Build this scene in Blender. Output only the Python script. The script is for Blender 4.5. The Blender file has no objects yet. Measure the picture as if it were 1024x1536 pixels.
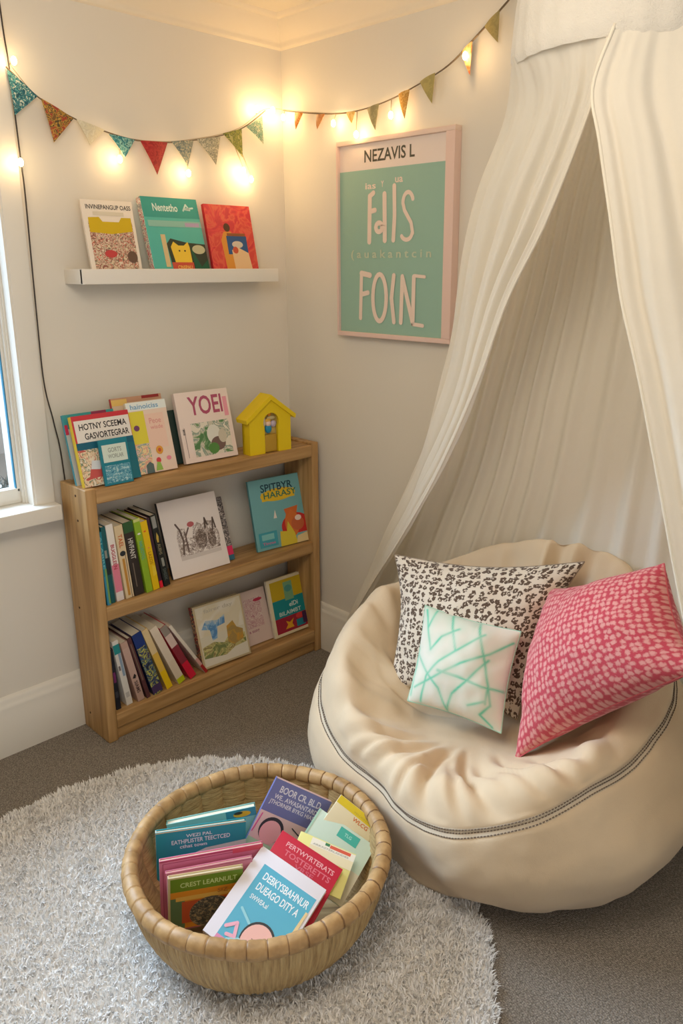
import bpy, math, random
import numpy as np
from mathutils import Matrix, Vector, noise
random.seed(7); rng = np.random.default_rng(7)
S = bpy.context.scene; C = S.collection
R = math.radians

# ------------------------------------------------------------------ camera
F, CX, CY, YH = 1187.0, 545.0, 730.0, 400.0
pitch = math.atan((CY-YH)/F); yaw = R(44.507)
cam = bpy.data.objects.new('camera', bpy.data.cameras.new('camera')); C.objects.link(cam)
cam.location = (-2.124, -2.521, 1.6)
cam.rotation_euler = (math.pi/2-pitch, 0, yaw-math.pi/2)
cam.data.sensor_fit = 'VERTICAL'; cam.data.sensor_height = 36
cam.data.lens = 36*F/1536
cam.data.shift_x = (512-CX)/1536; cam.data.shift_y = -(768-CY)/1536
cam.data.clip_start = .02
S.camera = cam

# ------------------------------------------------------------------ materials
def lin(c):
    return tuple((x/12.92 if x <= .04045 else ((x+.055)/1.055)**2.4) for x in [v/255 for v in c])+(1,)
_m = {}
def newmat(name):
    m = bpy.data.materials.new(name); m.use_nodes = True
    return m, m.node_tree.nodes, m.node_tree.links, m.node_tree.nodes['Principled BSDF']
def mat(name, rgb=None, rough=.6, bump=0, bscale=200, var=0, vscale=5, metal=0, spec=.4):
    if name in _m: return _m[name]
    m, N, L, b = newmat(name)
    b.inputs['Base Color'].default_value = lin(rgb); b.inputs['Roughness'].default_value = rough
    b.inputs['Metallic'].default_value = metal; b.inputs['Specular IOR Level'].default_value = spec
    tc = N.new('ShaderNodeTexCoord')
    if var:
        n = N.new('ShaderNodeTexNoise'); n.inputs['Scale'].default_value = vscale; n.inputs['Detail'].default_value = 5
        L.new(tc.outputs['Object'], n.inputs['Vector'])
        r = N.new('ShaderNodeMixRGB'); r.blend_type = 'MIX'
        c = lin(rgb); r.inputs[1].default_value = tuple(x*(1-var) for x in c[:3])+(1,); r.inputs[2].default_value = tuple(min(1, x*(1+var)) for x in c[:3])+(1,)
        L.new(n.outputs['Fac'], r.inputs[0]); L.new(r.outputs[0], b.inputs['Base Color'])
    if bump:
        n2 = N.new('ShaderNodeTexNoise'); n2.inputs['Scale'].default_value = bscale; n2.inputs['Detail'].default_value = 4
        bp = N.new('ShaderNodeBump'); bp.inputs['Strength'].default_value = bump; bp.inputs['Distance'].default_value = .003
        L.new(tc.outputs['Object'], n2.inputs['Vector']); L.new(n2.outputs['Fac'], bp.inputs['Height']); L.new(bp.outputs[0], b.inputs['Normal'])
    _m[name] = m; return m
def P(r, g, b):      # plain printed paper colour
    return mat('print_%d_%d_%d' % (r, g, b), (r, g, b), .42, spec=.35)
def art(name, cols, scale=18, dist=1.5, detail=3, kind='noise', hard=True):   # painterly printed picture
    if name in _m: return _m[name]
    m, N, L, b = newmat(name); b.inputs['Roughness'].default_value = .42
    tc = N.new('ShaderNodeTexCoord')
    n = N.new('ShaderNodeTexNoise'); n.inputs['Scale'].default_value = scale; n.inputs['Detail'].default_value = detail
    n.inputs['Distortion'].default_value = dist
    L.new(tc.outputs['Object'], n.inputs['Vector'])
    src = n.outputs['Fac']
    if kind == 'vor':
        v = N.new('ShaderNodeTexVoronoi'); v.inputs['Scale'].default_value = scale
        mx = N.new('ShaderNodeVectorMath'); mx.operation = 'MULTIPLY_ADD'; mx.inputs[1].default_value = (.05,)*3
        L.new(n.outputs['Color'], mx.inputs[0]); L.new(tc.outputs['Object'], mx.inputs[2]); L.new(mx.outputs[0], v.inputs['Vector'])
        sp = N.new('ShaderNodeSeparateColor'); L.new(v.outputs['Color'], sp.inputs[0]); src = sp.outputs[0]
    r = N.new('ShaderNodeValToRGB'); r.color_ramp.interpolation = 'CONSTANT' if hard else 'LINEAR'
    el = r.color_ramp.elements; k = len(cols)
    lo, hi = (.34, .64) if kind == 'noise' else (0, 1)
    el[0].position = 0; el[0].color = lin(cols[0]); el[1].position = lo+(hi-lo)/k; el[1].color = lin(cols[1])
    for i in range(2, k):
        e = el.new(lo+(hi-lo)*i/k); e.color = lin(cols[i])
    L.new(src, r.inputs[0]); L.new(r.outputs[0], b.inputs['Base Color'])
    _m[name] = m; return m

# ------------------------------------------------------------------ mesh helpers
class MB:
    def __init__(s): s.v = []; s.f = []; s.mi = []; s.mats = []; s.sm = []
    def m(s, mt):
        if mt not in s.mats: s.mats.append(mt)
        return s.mats.index(mt)
    def add(s, vs, fs, mt, smooth=False, M=None):
        o = len(s.v); i = s.m(mt)
        s.v += [tuple(M @ Vector(v)) if M is not None else tuple(v) for v in vs]
        for f in fs: s.f.append(tuple(o+k for k in f)); s.mi.append(i); s.sm.append(smooth)
        return s
    def box(s, a, b, mt, bev=0, M=None):
        x0, y0, z0 = a; x1, y1, z1 = b
        if bev <= 0:
            vs = [(x, y, z) for x in (x0, x1) for y in (y0, y1) for z in (z0, z1)]
            fs = [(0, 1, 3, 2), (4, 6, 7, 5), (0, 4, 5, 1), (2, 3, 7, 6), (0, 2, 6, 4), (1, 5, 7, 3)]
            return s.add(vs, fs, mt, M=M)
        import bmesh
        bm = bmesh.new(); bmesh.ops.create_cube(bm, size=1)
        for v in bm.verts: v.co = Vector(((x0+x1)/2+v.co.x*(x1-x0), (y0+y1)/2+v.co.y*(y1-y0), (z0+z1)/2+v.co.z*(z1-z0)))
        bmesh.ops.bevel(bm, geom=list(bm.edges), offset=bev, segments=3, affect='EDGES', profile=.6)
        bm.verts.index_update()
        s.add([tuple(v.co) for v in bm.verts], [[v.index for v in f.verts] for f in bm.faces], mt, True, M); bm.free(); return s
    def tube(s, pts, r, mt, n=8, cap=True):
        pts = [Vector(p) for p in pts]; o = len(s.v); vs = []; fs = []
        up = None
        for i, p in enumerate(pts):
            d = (pts[min(i+1, len(pts)-1)]-pts[max(i-1, 0)]).normalized()
            if up is None: up = Vector((0, 0, 1)) if abs(d.z) < .9 else Vector((1, 0, 0))
            a = d.cross(up).normalized(); b = a.cross(d).normalized(); up = b
            rr = r[i] if isinstance(r, (list, tuple)) else r
            for k in range(n):
                t = 2*math.pi*k/n; vs.append(p+a*math.cos(t)*rr+b*math.sin(t)*rr)
        for i in range(len(pts)-1):
            for k in range(n):
                fs.append((i*n+k, i*n+(k+1) % n, (i+1)*n+(k+1) % n, (i+1)*n+k))
        if cap: fs += [tuple(range(n))[::-1], tuple((len(pts)-1)*n+k for k in range(n))]
        return s.add(vs, fs, mt, True)
    def grid(s, P, mt, closed_u=False, smooth=True):    # P[u][v] points
        nu, nv = len(P), len(P[0]); vs = [tuple(q) for row in P for q in row]; fs = []
        for i in range(nu if closed_u else nu-1):
            for j in range(nv-1):
                i2 = (i+1) % nu; fs.append((i*nv+j, i2*nv+j, i2*nv+j+1, i*nv+j+1))
        return s.add(vs, fs, mt, smooth)
    def build(s, name, parent=None, loc=(0, 0, 0), **kw):
        me = bpy.data.meshes.new(name); me.from_pydata(s.v, [], s.f)
        for m in s.mats: me.materials.append(m)
        me.polygons.foreach_set('material_index', s.mi); me.polygons.foreach_set('use_smooth', s.sm); me.update()
        o = bpy.data.objects.new(name, me); C.objects.link(o); o.location = loc
        if parent: o.parent = parent
        return o
def tag(o, label=None, cat=None, group=None, kind=None):
    if label: o['label'] = label
    if cat: o['category'] = cat
    if group: o['group'] = group
    if kind: o['kind'] = kind
    return o
def empty(name, loc=(0, 0, 0)):
    o = bpy.data.objects.new(name, None); C.objects.link(o); o.location = loc; o.empty_display_size = .05; return o
def wrinkle(x, y, z, s): return noise.noise(Vector((x*s, y*s, z*s)))

_txt = {}
def glyphs(t):
    if t in _txt: return _txt[t]
    cu = bpy.data.curves.new('text', 'FONT'); cu.body = t; cu.size = 1; cu.offset = .018; cu.resolution_u = 3
    ob = bpy.data.objects.new('text', cu); C.objects.link(ob)
    bpy.context.view_layer.update()
    me = bpy.data.meshes.new_from_object(ob.evaluated_get(bpy.context.evaluated_depsgraph_get()))
    vs = np.array([v.co[:2] for v in me.vertices]); fs = [tuple(p.vertices) for p in me.polygons]
    bpy.data.objects.remove(ob); bpy.data.curves.remove(cu); bpy.data.meshes.remove(me)
    if len(vs):
        vs = (vs-vs.min(0))/np.maximum(vs.max(0)-vs.min(0), 1e-6)
    _txt[t] = (vs, fs); return _txt[t]
STK = [0]
def patches(mb, w, h, items, y=0.0, M=None):
    """flat printed shapes on a face in the XZ plane looking to -Y; u,v in 0..1"""
    for k, it in enumerate(items):
        yy = y-.0003-.00012*k; kd = it[0]
        if kd == 'r':
            _, u0, v0, u1, v1, mt = it
            mb.add([(u0*w, yy, v0*h), (u1*w, yy, v0*h), (u1*w, yy, v1*h), (u0*w, yy, v1*h)], [(0, 1, 2, 3)], mt, M=M)
        elif kd == 'e':
            _, cu, cv, ru, rv, mt = it; n = 28
            mb.add([(cu*w+ru*w*math.cos(2*math.pi*i/n), yy, cv*h+rv*h*math.sin(2*math.pi*i/n)) for i in range(n)], [tuple(range(n))], mt, M=M)
        elif kd == 'p':
            _, pts, mt = it
            mb.add([(a*w, yy, b*h) for a, b in pts], [tuple(range(len(pts)))], mt, M=M)
        elif kd == 't':
            _, t, u0, v0, u1, v1, mt = it; vs, fs = glyphs(t)
            mb.add([((u0+(u1-u0)*a)*w, yy, (v0+(v1-v0)*b)*h) for a, b in vs], fs, mt, M=M)
        elif kd == 's':
            STK[0] += 1; yy -= 2.4e-5*(STK[0] % 12)
            _, pts, wd, mt = it; pts = [(a*w, b*h) for a, b in pts]
            for i in range(len(pts)-1):
                a = np.array(pts[i]); b = np.array(pts[i+1]); d = b-a; L_ = np.hypot(*d)
                if L_ < 1e-6: continue
                nn = np.array([-d[1], d[0]])/L_*wd/2; q = [a+nn, a-nn, b-nn, b+nn]
                mb.add([(x, yy, z) for x, z in q], [(0, 1, 2, 3)], mt, M=M)
            for j, (a, b) in enumerate(pts):
                mb.add([(a+wd/2*math.cos(2*math.pi*i/12), yy-.00008-.000035*(j % 4), b+wd/2*math.sin(2*math.pi*i/12)) for i in range(12)], [tuple(range(12))], mt, M=M)

PAGE = mat('page_edges', (226, 217, 196), .8, bump=.2, bscale=500)
def rotm(yw, lean, roll): return Matrix.Rotation(R(yw), 4, 'Z') @ Matrix.Rotation(-R(lean), 4, 'X') @ Matrix.Rotation(R(roll), 4, 'Y')
def book(label, w, h, t, loc, yw=0, lean=0, roll=0, cover=None, front=(), spine_mat=None, spine=(), group=None, lift=True, name='book', cat='book', tl=False):
    M = rotm(yw, lean, roll)
    p = Vector(loc)
    if tl: p = p - (M @ Vector((0, 0, h)))
    elif lift and lean > 0: p.z += t*math.sin(R(lean))+.0005
    root = empty(name); root.matrix_world = Matrix.Translation(p) @ M
    tag(root, label, cat, group)
    b = MB(); ct = min(.0022, t*.18); sm = spine_mat or cover
    b.box((0, 0, 0), (w, ct, h), cover, .0006)
    b.box((0, t-ct, 0), (w, t, h), cover, .0006)
    b.box((-.0004, .0002, .0002), (ct, t-.0002, h-.0002), sm, .0006)
    patches(b, w, h, front, 0)
    if spine:   # spine outer face looks to -X, reads along its height
        Ms = Matrix.Translation((-.0004, t, 0)) @ Matrix.Rotation(-math.pi/2, 4, 'Z')
        patches(b, t, h, spine, 0, Ms)
    b.build('cover', root)
    g = MB(); g.box((ct, ct, .003), (w-.003, t-ct, h-.003), PAGE); g.build('pages', root)
    return root
def vtext(t, v0, v1, mt, u0=.25, u1=.75):   # spine lettering rotated to run down the spine
    vs, fs = glyphs(t)
    return ('poly', [(u1-(u1-u0)*(1-b), v1-(v1-v0)*a) for a, b in vs], fs, mt)
_old = patches
def patches(mb, w, h, items, y=0.0, M=None):
    for k, it in enumerate(items):
        if it[0] == 'poly': mb.add([(a*w, y-.0006-.0001*k, b*h) for a, b in it[1]], it[2], it[3], M=M)
        else: _old(mb, w, h, [it], y-.00012*k, M)

# ------------------------------------------------------------------ room
m_wall = mat('painted_plaster', (228, 221, 208), .85, bump=.06, bscale=60, spec=.2)
m_trim = mat('white_gloss_paint', (232, 227, 216), .4, spec=.4)
m_ceil = mat('ceiling_paint', (236, 226, 208), .9, spec=.2)
def carpet():
    m, N, L, b = newmat('woven_carpet'); b.inputs['Roughness'].default_value = .95; b.inputs['Specular IOR Level'].default_value = .1
    tc = N.new('ShaderNodeTexCoord'); mp = N.new('ShaderNodeMapping'); mp.inputs['Rotation'].default_value = (0, 0, R(20)); L.new(tc.outputs['Object'], mp.inputs[0])
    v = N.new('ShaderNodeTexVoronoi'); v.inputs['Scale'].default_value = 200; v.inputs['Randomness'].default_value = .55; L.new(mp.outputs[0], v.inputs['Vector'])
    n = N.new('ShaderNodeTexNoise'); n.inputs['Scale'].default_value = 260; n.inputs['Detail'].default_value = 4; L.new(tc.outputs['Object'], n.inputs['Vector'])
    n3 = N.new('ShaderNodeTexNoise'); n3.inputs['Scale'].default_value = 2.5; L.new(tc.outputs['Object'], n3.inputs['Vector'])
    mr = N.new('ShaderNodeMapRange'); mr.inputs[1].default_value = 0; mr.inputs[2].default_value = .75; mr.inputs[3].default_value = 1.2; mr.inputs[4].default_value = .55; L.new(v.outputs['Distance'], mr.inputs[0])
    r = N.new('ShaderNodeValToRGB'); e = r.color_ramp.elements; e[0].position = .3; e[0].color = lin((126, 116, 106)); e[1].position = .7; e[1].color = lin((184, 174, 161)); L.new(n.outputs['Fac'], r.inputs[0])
    mu = N.new('ShaderNodeVectorMath'); mu.operation = 'SCALE'; L.new(r.outputs[0], mu.inputs[0]); L.new(mr.outputs[0], mu.inputs['Scale'])
    L.new(mu.outputs[0], b.inputs['Base Color'])
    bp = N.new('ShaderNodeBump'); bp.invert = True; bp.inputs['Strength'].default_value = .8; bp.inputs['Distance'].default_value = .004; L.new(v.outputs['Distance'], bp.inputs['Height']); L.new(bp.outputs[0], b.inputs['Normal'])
    return m
CEIL = 2.47; EXT = 4.6
def struct(name, mb): return tag(mb.build(name), kind='structure')
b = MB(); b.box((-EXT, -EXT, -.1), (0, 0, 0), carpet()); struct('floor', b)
b = MB(); b.box((-EXT, -EXT, CEIL), (.1, .1, CEIL+.1), m_ceil); struct('ceiling', b)
b = MB(); b.box((0, -EXT, -.1), (.15, .15, CEIL), m_wall); struct('wall_right', b)
WX0, WX1, WZ0, WZ1 = -2.35, -1.112, .835, 2.22
b = MB()
b.box((-EXT, 0, -.1), (WX0, .15, CEIL), m_wall); b.box((WX1, 0, -.1), (0, .15, CEIL), m_wall)
b.box((WX0, 0, -.1), (WX1, .15, WZ0-.03), m_wall); b.box((WX0, 0, WZ1), (WX1, .15, CEIL), m_wall)
struct('wall_left', b)
b = MB(); b.box((-EXT-.1, -EXT, -.1), (-EXT, .15, CEIL), m_wall); struct('wall_back', b)

def sweep(mb, prof, axis, a0, a1, mt):   # prof: (dist from wall, z); mitred in the corner
    vs = []; fs = []
    for end in (0, 1):
        for d, z in prof:
            lo = -d if end == 1 else a0
            vs.append((lo, -d, z) if axis == 'x' else (-d, lo, z))
    n = len(prof)
    for i in range(n-1):
        f = (i, i+1, n+i+1, n+i); fs.append(f)
    mb.add(vs, fs, mt, True)
base = [(0, .21), (.006, .208), (.012, .198), (.012, .188), (.018, .182), (.020, .17), (.020, .15), (.022, .145), (.022, 0)]
for nm, ax in (('baseboard_left', 'x'), ('baseboard_right', 'y')):
    b = MB(); sweep(b, base, ax, -EXT, 0, m_trim); o = struct(nm, b)
    o.data.shade_smooth(); 
corn = [(0, 2.375), (.008, 2.378), (.012, 2.384), (.012, 2.392), (.02, 2.40), (.036, 2.412), (.052, 2.43), (.062, 2.447), (.066, 2.455), (.074, 2.455), (.082, 2.460), (.088, 2.47)]
for nm, ax in (('trim_1', 'x'), ('trim_2', 'y')):
    b = MB(); sweep(b, corn, ax, -EXT, 0, mat('cornice_plaster', (236, 224, 203), .7, spec=.2)); struct(nm, b)

# window
w1 = empty('window_1', (0, 0, 0)); tag(w1, kind='structure')
b = MB(); CWX = -1.042
b.box((WX1+.006, -.02, WZ0-.03), (CWX, 0, WZ1+.07), m_trim, .003)
b.box((WX0-.07, -.02, WZ0-.03), (WX0-.006, 0, WZ1+.07), m_trim, .003)
b.box((WX0-.07, -.022, WZ1+.006), (CWX, 0, WZ1+.075), m_trim, .003)
b.build('casing', w1)
b = MB(); b.box((WX0-.09, -.07, WZ0-.04), (CWX-.001, .12, WZ0+.012), m_trim, .004); b.build('sill', w1)
b = MB()
for i, (y0, y1, d) in enumerate(((-.018, .03, .0), (.03, .036, .006), (.036, .06, .012), (.06, .12, .02))):
    b.box((WX1-d-.001, y0, WZ0+.012), (WX1+.007, y1, WZ1), m_trim); b.box((WX0-.007, y0, WZ0+.012), (WX0+d+.001, y1, WZ1), m_trim)
    b.box((WX0, y0, WZ1-d-.001), (WX1, y1, WZ1+.007), m_trim)
b.build('window_frame', w1)
b = MB(); sx1 = WX1-.012; mid = (WX0+WX1)/2
b.box((WX0+.012, .05, WZ0+.012), (sx1, .085, WZ0+.062), m_trim, .003)
b.box((WX0+.012, .05, WZ1-.06), (sx1, .085, WZ1-.012), m_trim, .003)
for x in (WX0+.012, mid-.02): b.box((x, .05, WZ0+.05), (x+.035, .085, WZ1-.05), m_trim, .003)
b.box((sx1-.010, .05, WZ0+.05), (sx1, .085, WZ1-.05), m_trim, .002)
b.build('sash', w1)
b = MB(); b.box((sx1-.0135, .052, WZ0+.06), (sx1-.0100, .064, WZ1-.06), mat('blue_seal', (52, 128, 160), .5)); b.build('glazing_seal', w1)
mg, N, L, p = newmat('window_glass'); p.inputs['Roughness'].default_value = .02
tg = N.new('ShaderNodeBsdfTransparent'); gx = N.new('ShaderNodeMixShader'); gx.inputs[0].default_value = .93; L.new(p.outputs[0], gx.inputs[1]); L.new(tg.outputs[0], gx.inputs[2]); L.new(gx.outputs[0], N['Material Output'].inputs['Surface'])
b = MB(); b.box((WX0+.02, .066, WZ0+.055), (sx1-.004, .069, WZ1-.055), mg); b.build('glass_pane', w1)

# outside the window: planter on the outer ledge and a pale neighbouring house
b = MB(); b.box((-3.2, .16, -.1), (-.9, .50, .80), mat('outdoor_render', (205, 205, 205), .9)); b.build('outdoor_ledge'); tag(bpy.data.objects['outdoor_ledge'], kind='structure')
pl = empty('planter', (-1.2, .26, .80)); tag(pl, 'white planter box with dark foliage just outside the window', 'planter')
b = MB(); b.box((-.42, -.06, 0), (.0, .06, .15), mat('planter_white', (235, 235, 235), .6), .008); b.build('planter_box', pl)
b = MB(); lm = mat('dark_leaf', (52, 62, 54), .6)
for i in range(160):
    x = random.uniform(-.02, .16) if i % 2 else random.uniform(-.4, 0); z0 = 0.0 if i % 2 else .14; y = random.uniform(-.05, .06)
    a = random.uniform(0, 6.28); l = random.uniform(.04, .10)
    dx, dy = math.cos(a)*l*.6, math.sin(a)*l*.6
    b.add([(x, y, z0), (x+dx*.5-dy*.15, y+dy*.5+dx*.15, z0+l*.6), (x+dx, y+dy, z0+l), (x+dx*.5+dy*.15, y+dy*.5-dx*.15, z0+l*.5)], [(0, 1, 2, 3)], lm)
b.build('foliage', pl)
hs = empty('neighbouring_house', (3, 9, -1)); tag(hs, 'pale grey neighbouring house seen blurred through the window', 'house')
b = MB(); b.box((-7, 0, 0), (3, 3, 2.6), mat('far_render', (200, 196, 190), .9)); b.build('wall', hs)
b = MB(); b.add([(-7.3, -.3, 2.6), (3.3, -.3, 2.6), (3.3, 3.3, 2.6), (-7.3, 3.3, 2.6), (-7.3, 1.5, 3.9), (3.3, 1.5, 3.9)], [(0, 1, 5, 4), (2, 3, 4, 5), (0, 4, 3), (1, 2, 5), (0, 3, 2, 1)], mat('far_roof', (120, 112, 110), .9)); b.build('roof', hs)
b = MB(); b.box((-12, .5, -1.05), (14, 14, -1), mat('far_ground', (170, 168, 160), .95)); tag(b.build('outdoor_ground'), kind='structure')

# ------------------------------------------------------------------ rug
RC = Vector((-1.345, -1.112)); RR = .77
b = MB(); n = 96
mr_ = mat('rug_backing', (240, 236, 230), .95)
ring = [(RR*math.cos(2*math.pi*i/n)*.99, RR*math.sin(2*math.pi*i/n)*.99) for i in range(n)]
b.add([(x, y, .0005) for x, y in ring]+[(x*.995, y*.995, .008) for x, y in ring], [tuple(range(n, 2*n))]+[(i, (i+1) % n, n+(i+1) % n, n+i) for i in range(n)], mr_, False)
rug = b.build('round_rug', loc=(RC.x, RC.y, 0)); tag(rug, 'round fluffy off-white shag rug on the grey carpet', 'rug')
NB = 150000
ang = rng.uniform(0, 2*np.pi, NB); rad = RR*np.sqrt(rng.uniform(0, 1, NB))*(1+.006*np.sin(ang*23)+.005*np.sin(ang*61+1)); 
px = rad*np.cos(ang); py = rad*np.sin(ang)
# tufts lean together in clumps
ca = 6.5*(np.sin(px*41+3*np.sin(py*17))+np.cos(py*37+2.2*np.sin(px*23)))+rng.normal(0, .7, NB)
ln = rng.uniform(.010, .020, NB)*(1+.25*np.sin(px*95+4*np.sin(py*60))*np.cos(py*88+3*np.sin(px*50))); tl = rng.uniform(.25, .8, NB)
edge = np.clip((rad/RR-.96)/.04, 0, 1)
dx = np.cos(ca)*(1-edge)+np.cos(ang)*edge; dy = np.sin(ca)*(1-edge)+np.sin(ang)*edge
wd = rng.uniform(.0011, .0022, NB); wa = rng.uniform(0, 2*np.pi, NB); wx = np.cos(wa)*wd; wy = np.sin(wa)*wd
z0 = .007
V = np.zeros((NB, 5, 3))
V[:, 0] = np.c_[px-wx, py-wy, np.full(NB, z0)]; V[:, 1] = np.c_[px+wx, py+wy, np.full(NB, z0)]
mx_, my_ = px+dx*ln*tl*.35, py+dy*ln*tl*.35; mz = z0+ln*.62
V[:, 2] = np.c_[mx_-wx*.9, my_-wy*.9, mz]; V[:, 3] = np.c_[mx_+wx*.9, my_+wy*.9, mz]
V[:, 4] = np.c_[px+dx*ln*tl, py+dy*ln*tl, z0+ln*(1-.45*tl)+.001]
me = bpy.data.meshes.new('shag_pile'); me.vertices.add(NB*5); me.vertices.foreach_set('co', V.reshape(-1))
q = np.arange(NB)[:, None]*5
lp = np.concatenate([q+np.array([[0, 1, 3, 2]]), q+np.array([[2, 3, 4]])], 1).reshape(-1)
me.loops.add(NB*7); me.loops.foreach_set('vertex_index', lp)
me.polygons.add(NB*2); st = np.empty(NB*2, int); st[0::2] = np.arange(NB)*7; st[1::2] = np.arange(NB)*7+4
me.polygons.foreach_set('loop_start', st); me.polygons.foreach_set('loop_total', np.tile([4, 3], NB)); me.update(calc_edges=True); me.validate()
me.materials.append(mat('shag_yarn', (250, 247, 243), .9, var=.02, vscale=30, spec=.15))
o = bpy.data.objects.new('shag_pile', me); C.objects.link(o); o.parent = rug; o['kind'] = 'stuff'

# ------------------------------------------------------------------ wood
def wood(name, axis):
    m, N, L, b = newmat(name); b.inputs['Roughness'].default_value = .48
    tc = N.new('ShaderNodeTexCoord'); mp = N.new('ShaderNodeMapping')
    sc = [28, 28, 28]; sc[axis] = 1.6; mp.inputs['Scale'].default_value = sc; L.new(tc.outputs['Object'], mp.inputs[0])
    n = N.new('ShaderNodeTexNoise'); n.inputs['Scale'].default_value = 1.3; n.inputs['Detail'].default_value = 7; n.inputs['Distortion'].default_value = .6; L.new(mp.outputs[0], n.inputs['Vector'])
    r = N.new('ShaderNodeValToRGB'); e = r.color_ramp.elements; e[0].position = .3; e[0].color = lin((150, 112, 66)); e[1].position = .68; e[1].color = lin((200, 160, 108))
    e2 = e.new(.5); e2.color = lin((180, 140, 88)); L.new(n.outputs['Fac'], r.inputs[0]); L.new(r.outputs[0], b.inputs['Base Color'])
    bp = N.new('ShaderNodeBump'); bp.inputs['Strength'].default_value = .15; bp.inputs['Distance'].default_value = .001; L.new(n.outputs['Fac'], bp.inputs['Height']); L.new(bp.outputs[0], b.inputs['Normal'])
    return m
wz = wood('pine_upright', 2); wx_ = wood('pine_board', 0)
bc = empty('bookcase', (-.52, -.11, 0)); tag(bc, 'low open pine bookcase with three shelves standing in the corner', 'bookcase')
def bcb(name, a, b_, m, bev=.004):
    q = MB(); off = Vector((-.52, -.11, 0)); q.box(Vector(a)-off, Vector(b_)-off, m, bev); return q.build(name, bc)
BX0, BX1, BY0, BY1, BH = -1.022, -.024, -.2, -.024, .915
bcb('side_panel', (BX0, BY0, 0), (BX0+.036, BY1, BH), wz); bcb('side_panel', (BX1-.034, BY0, 0), (BX1, BY1, BH+.004), wz)
bcb('shelf', (BX0+.036, BY0+.001, .862), (BX1-.034, BY1, .911), wx_); bcb('shelf', (BX0+.036, BY0+.004, .45), (BX1-.034, BY1, .499), wx_)
bcb('shelf', (BX0+.036, BY0+.002, .045), (BX1-.034, BY1, .099), wx_); bcb('plinth', (BX0+.036, BY0+.010, 0), (BX1-.034, BY0+.03, .046), wx_)
for z in (.475, .07, .80, .885):
    q = MB(); q.tube([(BX0+.52-.0012, .035 if z < .8 else -.02, z), (BX0+.52+.004, .035 if z < .8 else -.02, z)], .004, mat('screw_hole', (70, 45, 25), .7), 10); q.build('screw', bc)

WHT = P(236, 230, 222); BLK = P(45, 40, 40); GRY = P(90, 85, 82)
Zt, Zm, Zb = .9112, .4992, .0992
top = 'picture books standing on top of the bookcase'
book('teal-topped picture book, leftmost and rearmost on top of the bookcase beside the window', .18, .232, .012, (-1.012, -.128, Zt), .7, 14.5, cover=P(62, 158, 160),
     front=[('r', 0, 0, .1, .8, P(200, 215, 205)), ('r', .0, .72, .06, .86, P(205, 60, 90)), ('r', .55, .9, .85, 1, P(150, 60, 90))], spine_mat=P(70, 150, 165), group=top)
flor = art('art_floral', [(196, 92, 82), (231, 205, 170), (238, 222, 196), (226, 190, 150), (120, 140, 110), (236, 224, 205)], 45, 1.2)
book('red-bordered picture book with bold black title lettering on white, on top of the bookcase', .2, .23, .022, (-1.008, -.176, Zt), -.2, 14.5, cover=P(205, 58, 68),
     front=[('r', .03, .62, .99, .93, WHT), ('t', 'HOTNY SCEEMA', .1, .79, .93, .88, BLK), ('t', 'GASVORTEGRAR', .17, .655, .95, .745, BLK),
            ('r', 0, .52, 1, .62, P(28, 98, 122)), ('r', .0, 0, 1, .52, flor), ('p', [(.1, .1), (.2, .36), (.42, .33), (.36, .12)], P(205, 90, 85)), ('p', [(.16, .24), (.2, .36), (.36, .34), (.32, .22)], P(222, 226, 228)), ('r', .5, 0, 1, .53, P(30, 110, 125))],
     spine_mat=P(214, 180, 40), group=top)
book('small teal booklet with a white label, propped in front of the red-bordered book', .1, .15, .008, (-.946, -.1925, Zt), -1, 11, cover=P(30, 128, 146),
     front=[('r', .08, .5, .93, .88, P(214, 226, 214)), ('t', 'GORTS', .28, .71, .75, .81, P(150, 160, 150)), ('t', 'WORLAR', .25, .58, .8, .67, P(150, 160, 150)),
            ('r', .08, .05, .96, .43, art('art_bluepat', [(40, 120, 150), (120, 180, 195), (50, 135, 160), (170, 205, 210)], 110, .4))], group=top, name='booklet')
book('cream and yellow picture book with little flower and mushroom drawings, on top of the bookcase', .15, .247, .014, (-.8, -.150, Zt), -1.5, 14.5, cover=P(238, 214, 196),
     front=[('r', 0, .88, 1, 1, P(234, 240, 236)), ('t', 'hainoiciss', .1, .9, .8, .97, P(120, 170, 205)), ('r', 0, .4, .4, .87, P(226, 214, 70)), ('r', 0, .0, .4, .42, art('art_pastel', [(226, 168, 150), (236, 214, 160), (150, 170, 160), (235, 200, 190)], 50, 1)),
            ('r', .4, .33, .88, .82, P(240, 205, 186)), ('t', 'Peoe', .5, .68, .8, .76, P(226, 160, 150)), ('t', 'wisde', .5, .6, .82, .66, P(226, 160, 150)),
            ('e', .16, .64, .07, .04, P(120, 70, 110)), ('e', .62, .3, .09, .06, P(228, 160, 60)), ('e', .62, .3, .04, .028, P(205, 90, 60)), ('e', .55, .16, .06, .04, P(214, 70, 80)), ('e', .82, .17, .06, .03, P(232, 140, 160)), ('p', [(.2, .0), (.22, .12), (.32, .16), (.4, .12), (.4, 0)], P(90, 110, 110)), ('p', [(.44, .02), (.5, .14), (.58, .13), (.62, .02)], P(150, 190, 90))],
     spine_mat=P(235, 225, 205), group=top)
book('tall cream book with a red-brown top edge, standing behind the flower drawing book', .19, .262, .014, (-.832, -.116, Zt), -1.5, 14.5, cover=P(222, 200, 172),
     front=[('r', 0, .93, 1, 1, P(196, 150, 120)), ('r', .6, .96, .95, 1, P(150, 45, 45)), ('r', 0, .9, .3, .98, P(232, 196, 110))], spine_mat=P(190, 60, 60), group=top)
book('thin dark green book peeking out behind the book with the big pink title', .19, .195, .014, (-.628, -.106, Zt), -2, 14, cover=P(30, 52, 45), spine_mat=P(22, 40, 36), group=top)
bpy.context.scene.objects[-1] if False else None
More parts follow.
